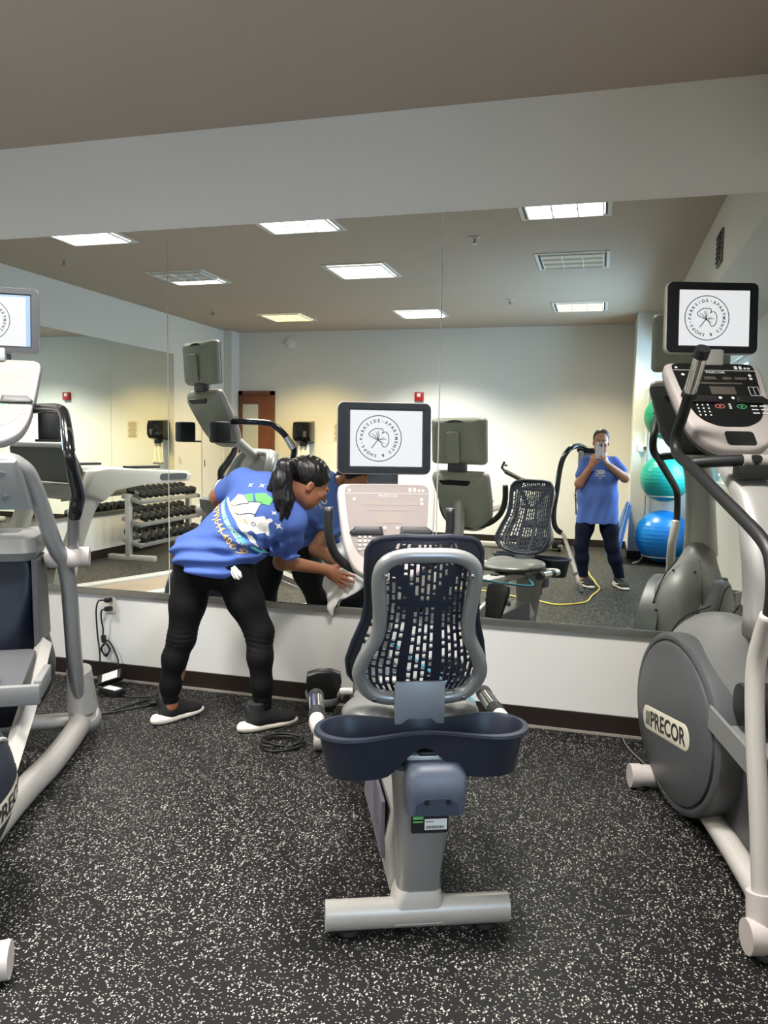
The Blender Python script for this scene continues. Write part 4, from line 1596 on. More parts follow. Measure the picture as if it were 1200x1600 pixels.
# ------------------------------------------------------------------ exercise balls on their rack
bk_ = thing('ball_rack', 'pale metal rack holding exercise balls by the corner wall', 'ball rack', (.745, -6.0, 0))
bm = B()
for sx in (-1, 1):
    tube(bm, [(sx * .2, -.27, 0.02), (sx * .2, -.29, 2.1)], .012, 10)
    tube(bm, [(sx * .2, -.27, .03), (sx * .26, .1, .03), (sx * .33, .18, .015)], .01, 8)
tube(bm, [(-.2, -.29, 2.1), (.2, -.29, 2.1)], .012, 10)
obj('rack_frame', bm, M['silver_lt'], bk_)
BALLS = [(.315, .335, 'ball_b', 'large blue exercise ball, lowest on the rack'), (.285, 1.035, 'ball_t', 'teal exercise ball in the middle of the rack'), (.27, 1.76, 'ball_g', 'dark green exercise ball at the top of the rack')]
for r, z, mt_, lb in BALLS:
    bm = B()
    rr = r * .72
    zz = z - math.sqrt((r + .011) ** 2 - rr * rr)
    tube(bm, [(rr * math.cos(a), rr * math.sin(a), zz) for a in [2 * PI * k / 40 for k in range(40)]], .008, 8, closed=True)
    for sx in (-1, 1):
        tube(bm, [(sx * .2, -.28, zz), (sx * .16, -rr * .85, zz)], .008, 8)
    obj('ball_ring', bm, M['silver_lt'], bk_, smooth=180)
    x = .745 - (.10 if z > 1.5 else 0)
    bm = B()
    N = 40
    prof = []
    for k in range(1, 2 * N):
        a = PI * k / (2 * N)
        rib = 1 + (.004 * math.cos(k * PI / 2) if 10 < k < 70 else 0)
        prof.append((r * math.sin(a) * rib, -r * math.cos(a)))
    lathe(bm, prof, (0, 0, 0), seg=64)
    o = obj('exercise_ball', bm, M[mt_], None, smooth=180)
    o.location = (.745, -6.0, z)
    tag(o, lb, 'exercise ball', 'exercise balls on the rack')

# ------------------------------------------------------------------ other gym kit at the back wall
pm = thing('exercise_mat', 'blue padded mat leaning against the return of the corner wall', 'exercise mat', (0, 0, 0))
a, b_, c, d = Vector((.10, -6.42, .012)), Vector((.205, -5.75, .012)), Vector((.345, -5.85, .72)), Vector((.335, -6.45, .72))
nv = (b_ - a).cross(d - a).normalized() * .035
bm = B()
vs1 = [bm.verts.new(p) for p in (a, b_, c, d)]
vs2 = [bm.verts.new(p + nv) for p in (a, b_, c, d)]
bm.faces.new(vs1[::-1])
bm.faces.new(vs2)
for k in range(4):
    bm.faces.new((vs1[k], vs1[(k + 1) % 4], vs2[(k + 1) % 4], vs2[k]))
bmesh.ops.bevel(bm, geom=bm.edges[:], offset=.012, segments=2, affect='EDGES')
obj('pad', bm, M['mat_blue'], pm)
bm = B()
tube(bm, [a.lerp(b_, .6) - nv * .1, d.lerp(c, .6) - nv * .1], .02, 6, flat=.2, axis=(b_ - a))
obj('strap', bm, M['black'], pm)

gm = thing('weight_machine', 'pale weight machine with black lever arm by the back wall', 'gym machine', (-1.1, -6.75, 0))
bm = B()
box(bm, (0, 0, .04), (1.3, .08, .07), .01)
box(bm, (.35, 0, .04), (.08, .9, .07), .01)
box(bm, (.36, 0, .5), (.08, .1, .9), .01)
box(bm, (-.18, 0, .56), (1.0, .07, .09), .01, rot=Matrix.Rotation(-.28, 3, 'Y'))
obj('machine_frame', bm, M['silver_lt'], gm)
bm = B()
tube(bm, [(.35, 0, .86), (.08, 0, .93), (-.14, .02, 1.04)], .03, 10)
tube(bm, [(-.14, .02, 1.04), (-.185, .02, 1.09), (-.15, .02, 1.17)], .018, 8)
tube(bm, [(-.15, .02, 1.12), (-.11, .02, 1.12)], .014, 8)
obj('lever_arm', bm, M['black'], gm)
bm = B()
box(bm, (.3, .16, .36), (.3, .5, .07), .02)
obj('seat_pad', bm, M['black'], gm)
bm = B()
lathe(bm, [(.05, -.02), (.05, .02)], (.62, .15, .05), (1, 0, 0), 16)
box(bm, (.58, .12, .09), (.12, .06, .1), .01)
obj('transport_wheel', bm, M['black'], gm)
bm = B()
box(bm, (.40, .05, .82), (.28, .2, .16), .05)
obj('weight_cover', bm, M['cream'], gm)

# ------------------------------------------------------------------ cords and power bricks on the floor
def cord(name, label, pts, r, mt_, cat='cord', sm=6):
    o = obj(name, tube(B(), pts, r, 8, sm=sm), mt_, None, smooth=180)
    return tag(o, label, cat)
z0 = .008
cord('extension_cord', 'thin yellow cord running across the floor behind the bike',
     [(-.145, -6.7, z0), (-.11, -5.6, z0), (-.074, -4.9, z0), (-.02, -4.5, z0), (.01, -4.25, z0), (.04, -4.05, z0), (.02, -3.85, z0), (-.03, -3.6, z0), (-.06, -3.35, z0), (-.133, -3.199, z0), (-.322, -3.071, z0), (-.497, -3.183, z0), (-.8, -3.36, z0), (-1.072, -3.5, z0), (-1.5, -3.5, z0)], .007, M['yellow'])
t = thing('power_cable', 'black cable with bundled loops plugged into the upper socket of the outlet', 'cable', (0, 0, 0))
obj('wire', tube(B(), [(-2.72, -.035, .476), (-2.755, -.035, .468), (-2.775, -.03, .42), (-2.782, -.02, .34), (-2.775, -.02, .25), (-2.755, -.03, .14), (-2.752, -.05, .03), (-2.76, -.09, .008), (-2.80, -.16, .006)], .0045, 8, sm=6), M['cord'], t, smooth=180)
bm = B()
box(bm, (-2.70, -.022, .476), (.034, .04, .026), .006)
obj('plug', bm, M['cord'], t)
t = thing('power_cable', 'black cable tied in a coil hanging from the lower socket', 'cable', (0, 0, 0))
pts = [(-2.715, -.035, .425), (-2.738, -.034, .41), (-2.742, -.03, .36), (-2.738, -.02, .30), (-2.742, -.018, .26), (-2.735, -.018, .235)]
for k in range(13):
    a = PI / 2 + k * PI / 2
    rr = .034 + .005 * math.sin(k * 2.3)
    pts.append((-2.722 + rr * .8 * math.cos(a), -.022 - .002 * (k % 3), .185 + rr * 1.1 * math.sin(a)))
pts += [(-2.705, -.02, .235), (-2.675, -.02, .2), (-2.642, -.02, .13), (-2.638, -.03, .10), (-2.63, -.04, .098)]
obj('wire', tube(B(), pts, .0045, 8, sm=5), M['cord'], t, smooth=180)
bm = B()
box(bm, (-2.70, -.022, .425), (.034, .04, .026), .006)
obj('plug', bm, M['cord'], t)
bm = B()
tube(bm, [(-2.738, -.019, .265), (-2.733, -.02, .225)], .014, 10)
obj('cable_tie', bm, M['cord'], t)
def brick(label, loc, rot):
    t = thing('power_brick', label, 'power adapter', loc)
    t.rotation_euler = rot
    bm = B()
    box(bm, (0, 0, .02), (.14, .065, .038), .006)
    obj('case', bm, M['black'], t)
    obj('rating_label', slab(-.045, -.025, .0385, .05, .025, .0395), M['paper_w'], t, smooth=0)
brick('black power brick leaning on the baseboard under the outlet', (-2.64, -.075, .03), (.75, -.35, .2))
brick('black power brick lying on the floor before the leaning one', (-2.535, -.235, 0), (0, 0, -.25))
random.seed(3)
pts = [(-2.403, -.572, z0), (-2.38, -.5, z0), (-2.33, -.36, z0), (-2.28, -.25, z0), (-2.24, -.19, z0)]
for k in range(16):
    a = k * 2.1
    pts.append((-2.21 + .11 * math.cos(a) * (.5 + random.random() * .6), -.23 + .14 * math.sin(a) * (.4 + random.random() * .6), .008 + .004 * (k % 5) + .01 * random.random()))
pts += [(-2.25, -.36, z0), (-2.30, -.42, z0), (-2.39, -.53, z0), (-2.44, -.62, z0)]
cord('cable_tangle', 'tangle of black cables on the floor beside the heel of the black sneaker', pts, .005, M['cord'], 'cable')
cord('brick_lead', 'short black lead between power brick and cable tangle', [(-2.46, -.25, .012), (-2.42, -.26, z0), (-2.37, -.24, z0), (-2.30, -.22, z0)], .005, M['cord'], 'cable')
pts = [(-1.19, -.25, z0), (-1.25, -.27, .01), (-1.31, -.31, .02), (-1.37, -.38, .03), (-1.44, -.50, .02), (-1.47, -.60, z0)]
for k in range(20):
    a = 2.6 + k * 1.35
    pts.append((-1.375 + .10 * math.cos(a) * (.65 + random.random() * .45), -.60 + .10 * math.sin(a) * (.6 + random.random() * .5), .008 + .003 * (k % 6) + .008 * random.random()))
cord('cable_coil', 'loose coil of black cable on the floor by the bike', pts, .005, M['cord'], 'cable')
cord('thin_cable', 'thin grey cable on the floor beside the oval cover of the elliptical trainer', [(.155, -.02, z0), (.165, -.1, z0), (.187, -.186, z0), (.215, -.26, z0), (.26, -.36, z0), (.33, -.42, z0)], .004, M['grey_pl'], 'cable')

# ------------------------------------------------------------------ people
def nrm(v):
    v = np.array(v, float)
    return v / np.linalg.norm(v)

def axes(fwd, up_):
    f = nrm(fwd)
    x = nrm(np.cross(f, up_))
    u = np.cross(x, f)
    return np.stack([x, f, u], 1)          # columns: right, face forward, up

class Frame:
    def __init__(s, c, R):
        s.c, s.R = np.array(c, float), R
    def __call__(s, x, y, z):
        return s.c + s.R @ np.array([x, y, z], float)
    def d(s, x, y, z):
        return s.R @ np.array([x, y, z], float)

def head(S, F, neck, k=.012):
    R = F.R
    S.ell(F(0, -.012, .035), (.073, .093, .083), R, k=.02)
    S.ell(F(0, .022, -.03), (.058, .066, .082), R, k=.025)
    S.ell(F(0, .05, -.088), (.030, .028, .024), R, k=.03)
    S.ell(F(.03, .035, -.06), (.028, .035, .035), R, k=.03).ell(F(-.03, .035, -.06), (.028, .035, .035), R, k=.03)
    for sx in (-1, 1):
        S.ell(F(sx * .031, .094, .004), (.017, .014, .011), R, k=.012, sub=True)
        S.ell(F(sx * .031, .077, .002), (.0135, .0115, .0105), R, k=.002)
        S.ell(F(sx * .031, .085, .022), (.022, .010, .007), R, k=.01)
        S.ell(F(sx * .040, .066, -.022), (.02, .016, .016), R, k=.02)
        S.ell(F(sx * .073, -.008, -.012), (.009, .017, .030), R, k=.006)
        S.ell(F(sx * .080, -.004, -.008), (.004, .008, .014), R, k=.004, sub=True)
    S.cone(F(0, .083, .012), F(0, .103, -.024), .008, .0125, k=.012)
    S.cone(F(-.011, .093, -.028), F(.011, .093, -.028), .0075, .0075, k=.008)
    S.cone(F(-.019, .083, -.055), F(.019, .083, -.055), .006, .006, k=.006)
    S.cone(F(-.015, .081, -.064), F(.015, .081, -.064), .0075, .0075, k=.005)
    S.chain([F(0, -.022, -.05), neck], [.052, .056], k=.03)

def hand(S, wrist, F, fingers, thumb, sc=1., k=.006):
    """F: frame at the wrist; x = across the palm (index side +), y = along the fingers, z = back of the hand"""
    R = F.R
    S.ell(F(0, .045 * sc, 0), (.038 * sc, .052 * sc, .0145 * sc), R, k=.014)
    S.cone(wrist, F(0, .03 * sc, 0), .024 * sc, .026 * sc, k=.014, sq=(F.d(0, 0, 1), .75))
    xs = [.030, .010, -.010, -.029]
    Ls = [.071, .079, .073, .057]
    rr = [.0088, .0092, .0088, .0078]
    for i in range(4):
        sp, curl = fingers[i]
        b = np.array([xs[i] * sc, (.084 - .004 * abs(i - 1.3)) * sc, 0])
        ang = curl
        pts = [F(*b)]
        p = b.copy()
        for j, fr_ in enumerate((.46, .31, .23)):
            d_ = np.array([math.sin(sp) * math.cos(ang), math.cos(sp) * math.cos(ang), -math.sin(ang)])
            p = p + d_ * Ls[i] * sc * fr_
            pts.append(F(*p))
            ang += curl * .85
        r_ = rr[i] * sc
        S.cone(F(b[0] * .8, b[1] - .03 * sc, 0), pts[0], r_ * 1.15, r_ * 1.1, k=k)
        S.chain(pts, [r_ * 1.08, r_, r_ * .92, r_ * .78], k=.0025)
    tp = [F(*(np.array(q) * sc)) for q in thumb]
    S.chain(tp, [.0145 * sc, .0125 * sc, .0105 * sc, .0088 * sc], k=.008)

# ---- the woman bending to wipe the mirror
wm = thing('person', 'person with black ponytail in blue printed T-shirt and black leggings, bending to wipe the mirror', 'person', (-1.78, -.45, 0))
OFF = np.array([-1.78, -.45, 0])
def L(*p):
    return np.array(p[0] if len(p) == 1 else p, float) - OFF
shL, shR = L(-1.685, -.37, 1.195), L(-1.425, -.40, 1.03)
chest, belly, pelv = L(-1.565, -.385, 1.08), L(-1.69, -.42, .95), L(-1.80, -.45, .83)
neckb = L(-1.475, -.385, 1.145)
hipL, hipR = L(-1.89, -.46, .79), L(-1.71, -.45, .79)
knL, anL = L(-1.955, -.495, .43), L(-2.02, -.50, .085)
knR, anR = L(-1.573, -.42, .475), L(-1.545, -.44, .085)
elL, wrL = L(-1.89, -.24, 1.11), L(-1.76, -.075, .96)
elR, wrR = L(-1.530, -.25, .80), L(-1.345, -.100, .748)
HC = L(-1.345, -.355, 1.205)
HF = Frame(HC, axes((.68, .50, -.54), (.42, .22, .88)))
S_ = SDF(L(-2.16, -.64, -.02), L(-1.12, .01, 1.36), .006)
head(S_, HF, neckb)
S_.ell(chest, (.15, .10, .15), axes((0, 1, 0), (.6, .05, .8)), k=.03)
S_.chain([shL, shR], [.055, .055], k=.03)
S_.chain([chest, belly, pelv], [.115, .11, .125], k=.05)
S_.chain([neckb, chest], [.06, .09], k=.03)
S_.chain([hipL, knL, anL], [.088, .055, .036], k=.03)
S_.chain([hipR, knR, anR], [.088, .055, .036], k=.03)
S_.chain([pelv, hipL], [.12, .09], k=.04).chain([pelv, hipR], [.12, .09], k=.04)
S_.chain([shL, elL, wrL], [.052, .040, .026], k=.02)
S_.chain([shR, elR, wrR], [.053, .041, .026], k=.02)
for an, toe in ((anL, L(-1.985, -.36, .03)), (anR, L(-1.46, -.36, .03))):
    S_.chain([an, an * .5 + toe * .5 + np.array((0, 0, -.012))], [.032, .018], k=.02)
RF = Frame(wrR, np.stack([nrm((.55, -.02, .83)), nrm((.80, .22, -.54)), np.cross(nrm((.55, -.02, .83)), nrm((.80, .22, -.54)))], 1))
_x = nrm((.50, .03, .86)); _y = nrm(np.array((.82, .20, -.50))); _y = nrm(_y - _x * (_x @ _y)); _z = np.cross(_x, _y)
if _z[1] > 0:
    _z = -_z
RF = Frame(wrR, np.stack([_x, _y, _z], 1))
hand(S_, wrR, RF, [(.16, .16), (.02, .12), (-.14, .14), (-.34, .18)], [(.018, .02, -.004), (.050, .045, -.008), (.066, .075, -.010), (.074, .098, -.012)])
_x = nrm((.9, 0, .4)); _y = nrm((-.1, .12, .95)); _y = nrm(_y - _x * (_x @ _y)); _z = np.cross(_x, _y)
LF = Frame(wrL, np.stack([_x, _y, -_z if _z[1] > 0 else _z], 1))
hand(S_, wrL, LF, [(.14, .1), (.03, .08), (-.1, .1), (-.24, .12)], [(.018, .02, -.004), (.05, .04, -.006), (.066, .065, -.008), (.074, .088, -.01)])
body = obj('body', S_.mesh(1), M['skin'], wm, smooth=180)
def face_bits(F, root, hairmat):
    bm = B()
    for sx in (-1, 1):
        tube(bm, [F(sx * .014, .0905, .0235), F(sx * .03, .0895, .0285), F(sx * .047, .078, .0225)], [.0028, .0032, .0015], 6, sm=3)
    obj('eyebrows', bm, hairmat, root, smooth=180)
    for sx in (-1, 1):
        bm = B()
        ball_(bm, F(sx * .031, .0795, .002), .0105, 14)
        e = obj('eye', bm, M['paper_w'], root, smooth=180)
        bm = B()
        ball_(bm, F(sx * .031, .0862, .001), .0048, 10)
        obj('iris', bm, M['lens'], e, smooth=180)
    bm = B()
    tube(bm, [F(-.02, .0865, -.059), F(0, .0915, -.058), F(.02, .0865, -.059)], [.0022, .0042, .0022], 8, sm=4)
    tube(bm, [F(-.017, .0865, -.063), F(0, .0905, -.0655), F(.017, .0865, -.063)], [.0018, .0046, .0018], 8, sm=4)
    obj('lips', bm, mat('lips', (150, 84, 74), .45), root, smooth=180)
face_bits(HF, wm, M['hair'])
# hair
S_ = SDF(HC - .32, HC + .2, .005)
S_.ell(HF(0, -.02, .042), (.082, .1, .088), HF.R, k=.01)
S_.cut(HF(0, .030, -.012), HF.d(0, .86, -.50), .006)
tie = L(-1.408, -.43, 1.292)
S_.cone(HF(0, -.07, .06), tie, .04, .028, k=.02)
pd_ = [tie, tie + np.array((-.015, -.035, -.005)), tie + np.array((-.025, -.05, -.07)), tie + np.array((-.025, -.05, -.15)), tie + np.array((-.055, -.055, -.235))]
S_.chain(pd_, [.030, .040, .046, .042, .010], k=.015)
for q, (dx, dy, dz, r) in enumerate(((-.02, .01, -.015, .026), (.02, -.01, -.01, .026), (.035, .0, -.005, .02), (-.045, .0, .03, .016))):
    o_ = np.array((dx, dy, dz))
    S_.chain([pd_[1], pd_[2] + o_ * .8, pd_[3] + o_ * 1.3, pd_[4] + o_ * 1.7], [.026, r, r, .008], k=.008)
S_.wobble(lambda X: .0016 * np.sin(X[..., 0] * 330 + X[..., 2] * 60) + .0012 * np.sin(X[..., 1] * 420 - X[..., 2] * 90))
hr = obj('hair', S_.mesh(1), M['hair'], wm, smooth=180)
bm = B()
tq = nrm(np.array(pd_[1]) - tie)
tube(bm, [tie - tq * .006, tie + tq * .012], .031, 18)
obj('hair_tie', bm, M['black'], hr)
# leggings
S_ = SDF(L(-2.16, -.66, .05), L(-1.3, -.25, .96), .006)
S_.chain([pelv + np.array((.01, 0, .02)), hipL], [.135, .105], k=.04).chain([pelv, hipR], [.135, .105], k=.04)
S_.ell(L(-1.80, -.475, .80), (.17, .115, .12), k=.04)
S_.chain([hipL, L(-1.93, -.48, .6), knL, L(-1.985, -.51, .33), L(-2.01, -.505, .2), anL + np.array((0, 0, .02))], [.104, .086, .066, .059, .050, .043], k=.03)
S_.chain([hipR, L(-1.645, -.43, .63), knR, L(-1.558, -.445, .36), L(-1.548, -.445, .22), anR + np.array((0, 0, .02))], [.104, .088, .068, .060, .050, .044], k=.03)
S_.cut(L(0, 0, .10), (0, 0, -1), 0)
def wr(X):
    z = X[..., 2]
    g = np.exp(-((z - .44) / .05) ** 2) + np.exp(-((z - .14) / .05) ** 2) * .8
    return .0022 * g * np.sin(z * 260 + X[..., 0] * 40 + 2 * np.sin(X[..., 1] * 30))
S_.wobble(wr)
obj('leggings', S_.mesh(2), M['legging'], wm, smooth=180)
# T-shirt
S_ = SDF(L(-2.14, -.66, .66), L(-1.28, -.10, 1.36), .006)
spn = nrm(chest - pelv)
Rt = axes(nrm(np.cross(spn, nrm(shL - shR)) * -1), spn)
if Rt[1, 1] < 0:
    Rt = axes(-Rt[:, 1], spn)
S_.ell(chest, (.185, .130, .17), Rt, k=.03)
S_.chain([shL, shR], [.075, .072], k=.03)
S_.chain([chest, belly, pelv], [.145, .150, .172], k=.06)
S_.chain([neckb * .85 + chest * .15, chest], [.07, .12], k=.03)
S_.ell(L(-1.82, -.455, .83), (.20, .145, .10), axes((0, 1, 0), (.3, 0, 1)), k=.05)
S_.ell(L(-1.575, -.285, 1.02), (.12, .08, .09), k=.05)
S_.chain([shL, shL * .45 + elL * .55], [.072, .070], k=.025)
S_.chain([shR, shR * .30 + elR * .70], [.082, .082], k=.03)
hem = L(-1.83, -.45, .80)
S_.cut(hem + np.array((.03, 0, -.028)), (-.22, 0, -1), .004)
eR = nrm(elR - shR)
S_.cone(neckb, HC, .058, .05, k=.008, sub=True)
def folds(X):
    x, y, z = X[..., 0], X[..., 1], X[..., 2]
    a = z - .83 - .28 * (x + .02)
    g = np.exp(-((z - .84) / .09) ** 2)
    w1 = .012 * g * np.sin(a * 95 + 3 * np.sin(x * 9) + 2 * y * 8)
    dd = (x - .25) + (z - .93) * .5
    g2 = np.exp(-(((x - .17) / .09) ** 2 + ((z - .93) / .08) ** 2))
    w2 = .011 * g2 * np.sin((z * .8 + x * .35) * 115)
    g3 = np.exp(-(((x - .28) / .08) ** 2 + ((z - .90) / .08) ** 2))
    w3 = .009 * g3 * np.sin((x * 1.0 + y * .3) * 130)
    return w1 + w2 + w3
S_.wobble(folds)
# sleeve openings: cut square to each arm
sl, X = S_._blk(S_.lo, S_.lo + S_.n * S_.h)
pR = shR * .34 + elR * .66
v = (X - pR) @ eR
near = np.linalg.norm(X - elR, axis=-1) < .16
far_body = ((X - belly) @ nrm(elR - belly)) > .155
S_.d[sl] = np.where(near & far_body, np.maximum(S_.d[sl], v), S_.d[sl]).astype(np.float32)
shirt = obj('t_shirt', S_.mesh(1), M['shirt'], wm, smooth=180)

def decal_frame(c, u_, n_):
    n_ = Vector(nrm(n_))
    u_ = Vector(u_)
    u_ = (u_ - n_ * u_.dot(n_)).normalized()
    return frame_m(c, u_, n_.cross(u_))
def drape(bm, bvh, n_, off):
    """push a flat print on to the cloth along the print's own normal"""
    n_ = Vector(nrm(n_))
    for vv in bm.verts:
        h = bvh.ray_cast(vv.co + n_ * .25, -n_, .6)
        if h[0] is not None:
            vv.co = h[0] + n_ * off
    return bm
def refine(bm, ln):
    for _ in range(3):
        es = [e for e in bm.edges if e.calc_length() > ln]
        if not es:
            break
        bmesh.ops.subdivide_edges(bm, edges=es, cuts=1)
        bmesh.ops.triangulate(bm, faces=bm.faces[:])
    return bm
bvh = BVHTree.FromPolygons([v.co for v in shirt.data.vertices], [tuple(p.vertices) for p in shirt.data.polygons])
across = nrm(np.array((.55, -.08, -.72)))          # her left to right along the print's baseline
bn = nrm(np.array((-.24, -.92, .26)))               # out of her back
C0 = L(-1.597, -.52, 1.06)
mp_ = decal_frame(C0, across, bn)
def print_part(nm, mt_, fn, off=.0035):
    bm = B()
    fn(bm)
    refine(bm, .02)
    return obj(nm, drape(bm, bvh, bn, off), mt_, shirt, smooth=0)
def house(bm):
    poly2(bm, [(-.125, -.055), (-.085, -.035), (-.10, .02), (-.075, .045), (-.03, .05), (.03, .03), (.01, -.03)], mp_)
    poly2(bm, [(-.02, -.03), (-.03, .045), (.005, .10), (.045, .03), (.05, -.03)], mp_)
    poly2(bm, [(.045, -.03), (.045, .035), (.06, .075), (.075, .07), (.078, .09), (.09, .088), (.092, .065), (.135, .02), (.11, .02), (.105, -.01), (.085, -.012), (.085, -.03)], mp_)
    poly2(bm, [(-.14, -.052), (-.125, -.040), (-.02, -.030), (.10, -.030), (.155, -.054), (.02, -.042)], mp_)
print_part('print_house', M['p_white'], house)
def grn(bm):
    poly2(bm, [(-.075, .05), (-.055, .088), (-.015, .072), (-.03, .05)], mp_)
    poly2(bm, [(-.05, .095), (-.03, .135), (.01, .148), (.03, .12), (-.005, .085)], mp_)
print_part('print_roof', M['p_green'], grn)
def tl(bm):
    P = [(-.155 + .31 * k / 16, -.058 - .008 * math.sin(PI * k / 16)) for k in range(17)]
    Q = [(-.148 + .30 * k / 16, -.092 + .012 * abs(k - 8) / 8) for k in range(17)]
    for k in range(16):
        bm.faces.new([bm.verts.new(mp_ @ Vector((x, y, 0))) for x, y in (P[k], Q[k], Q[k + 1], P[k + 1])])
print_part('print_banner', M['p_teal'], tl)
def tx(bm):
    text(bm, 'CLEANING SERVICES LLC', .026, mp_, (0, -.078), bold=.01, sx=.92)
print_part('print_banner_words', M['p_white'], tx, .0055)
def ph(bm):
    text(bm, '(479)644-4869', .048, mp_, (.0, -.118), bold=.014)
print_part('print_phone', M['p_gold'], ph, .0045)
def stars(bm):
    for x, y, r in ((-.105, .09, .016), (-.075, .135, .015), (.035, .155, .010), (.065, .115, .012), (.115, .09, .019)):
        poly2(bm, [((r if k % 2 == 0 else r * .35) * math.cos(k * PI / 4 + .2) + x, (r if k % 2 == 0 else r * .35) * math.sin(k * PI / 4 + .2) + y) for k in range(8)], mp_)
print_part('print_stars', M['p_white'], stars)
def lines_(bm):
    ribbon(bm, [(-.07, -.03), (-.055, -.02), (-.035, .03), (-.02, .052)], .004, mp_)
    ribbon(bm, [(-.02, -.03), (.0, -.015), (.02, .03), (.04, .05)], .004, mp_)
    ribbon(bm, [(.06, .005), (.072, .005), (.072, .02), (.06, .02)], .003, mp_, closed=True)
    ribbon(bm, [(-.033, .047), (.005, .105)], .003, mp_)
print_part('print_lines', M['p_dark'], lines_, .0052)
def fol(bm):
    random.seed(5)
    for x in (-.07, -.03, .02, .04):
        for k in range(5):
            px, py = x + random.uniform(-.015, .015), -.018 + random.uniform(-.012, .014)
            poly2(bm, [(px + .006 * math.cos(a * PI / 3), py + .004 * math.sin(a * PI / 3)) for a in range(6)], mp_)
print_part('print_foliage', M['p_gold'], fol, .0052)
# chest print, seen only in the mirror
fn_ = nrm(np.array((.30, .95, .05)))
fcx = decal_frame(L(-1.50, -.2, 1.075), (-.55, .08, .72), fn_)
bm = B()
text(bm, 'GIC', .042, fcx, (0, .022), bold=.02)
text(bm, 'CLEANING', .018, fcx, (0, -.008), bold=.01)
text(bm, 'LLC', .018, fcx, (0, -.03), bold=.01)
refine(bm, .02)
obj('print_chest', drape(bm, bvh, fn_, .004), M['p_white'], shirt, smooth=0)

def sneaker(root, heel, toe, lab=None):
    h, t_ = np.array(heel, float), np.array(toe, float)
    d_ = nrm(t_ - h)
    ln = np.linalg.norm(t_ - h)
    s_ = np.array([d_[1], -d_[0], 0])
    F = Frame(h, np.stack([s_, d_, np.array([0, 0, 1.])], 1))
    S_ = SDF(np.minimum(h, t_) - (.09, .09, .02), np.maximum(h, t_) + (.09, .09, .17), .005)
    S_.ell(F(0, ln * .24, .06), (.036, .062, .055), F.R, k=.02)
    S_.ell(F(0, ln * .55, .045), (.042, .095, .038), F.R, k=.03)
    S_.ell(F(0, ln * .80, .035), (.043, .055, .030), F.R, k=.03)
    S_.cone(F(0, ln * .22, .06), F(0, ln * .22, .14), .047, .046, k=.02).ell(F(0, ln * .40, .075), (.034, .06, .035), F.R, k=.03)
    S_.cone(F(0, ln * .02, .10), F(0, -.01, .135), .012, .008, k=.02)
    S_.cut((0, 0, .018), (0, 0, -1))
    S_.cut(F(0, ln * .24, .142), (0, 0, 1))
    u_ = obj('shoe', S_.mesh(1), M['shoe'], root, smooth=180)
    S_ = SDF(np.minimum(h, t_) - (.09, .09, .03), np.maximum(h, t_) + (.09, .09, .1), .005)
    S_.ell(F(0, ln * .16, .022), (.042, .085, .030), F.R, k=.01)
    S_.ell(F(0, ln * .5, .016), (.042, .12, .022), F.R, k=.02)
    S_.ell(F(0, ln * .78, .018), (.046, .075, .020), F.R, k=.02)
    S_.ell(F(0, -.012, .034), (.026, .02, .016), F.R, k=.02)
    S_.cut((0, 0, .002), (0, 0, -1))
    S_.cut(F(0, ln * .1, .046), F.d(0, .06, 1), .003)
    obj('sole', S_.mesh(1), M['sole'], u_, smooth=180)
    return u_, F, ln
sneaker(wm, L(-2.055, -.545, 0), L(-1.955, -.315, 0))
sneaker(wm, L(-1.605, -.51, 0), L(-1.43, -.305, 0))
# tissue in her waistband
t = thing('paper_tissue', 'white paper tissue sticking out of the waistband of the bending person', 'tissue', (-1.625, -.575, .79))
S_ = SDF((-.05, -.05, -.06), (.05, .06, .06), .004)
S_.ell((0, 0, 0), (.026, .008, .032), axes((.2, 1, .1), (-.35, 0, 1)), k=.004).ell((.012, .004, -.01), (.02, .008, .024), k=.01)
S_.wobble(lambda X: .002 * np.sin(X[..., 0] * 300 + X[..., 2] * 200))
obj('tissue_sheet', S_.mesh(), M['cloth'], t, smooth=180)
# wiping cloth under her hand, against the glass
t = thing('cleaning_cloth', 'white cleaning cloth pressed on the mirror under the hand', 'cloth', (-1.29, -.03, .67))
bm = B()
N = 40
edge = [(-.075, .045), (-.03, .08), (.02, .055), (.075, .075), (.13, .03), (.10, -.035), (.04, -.075), (-.01, -.10), (-.035, -.15), (-.05, -.185), (-.075, -.13), (-.07, -.08), (-.10, -.02)]
ep = smooth_path([(x, 0, z) for x, z in edge], 4, closed=True)
rings = []
for q in range(9):
    k = q / 8
    rings.append([bm.verts.new((p.x * k, .0 + .006 * math.sin(p.x * 90 * k + p.z * 40) + .007 * math.sin(p.z * 110 * k + q) - .006 * k * math.sin(i * .9) , p.z * k)) for i, p in enumerate(ep)] if q else [bm.verts.new((0, 0, 0))])
n = len(ep)
for i in range(n):
    bm.faces.new((rings[0][0], rings[1][i], rings[1][(i + 1) % n]))
for q in range(1, 8):
    for i in range(n):
        bm.faces.new((rings[q][i], rings[q + 1][i], rings[q + 1][(i + 1) % n], rings[q][(i + 1) % n]))
o = obj('cloth_sheet', bm, M['cloth'], t, smooth=180)
md = o.modifiers.new('thick', 'SOLIDIFY')
md.thickness = .006
md.offset = 0

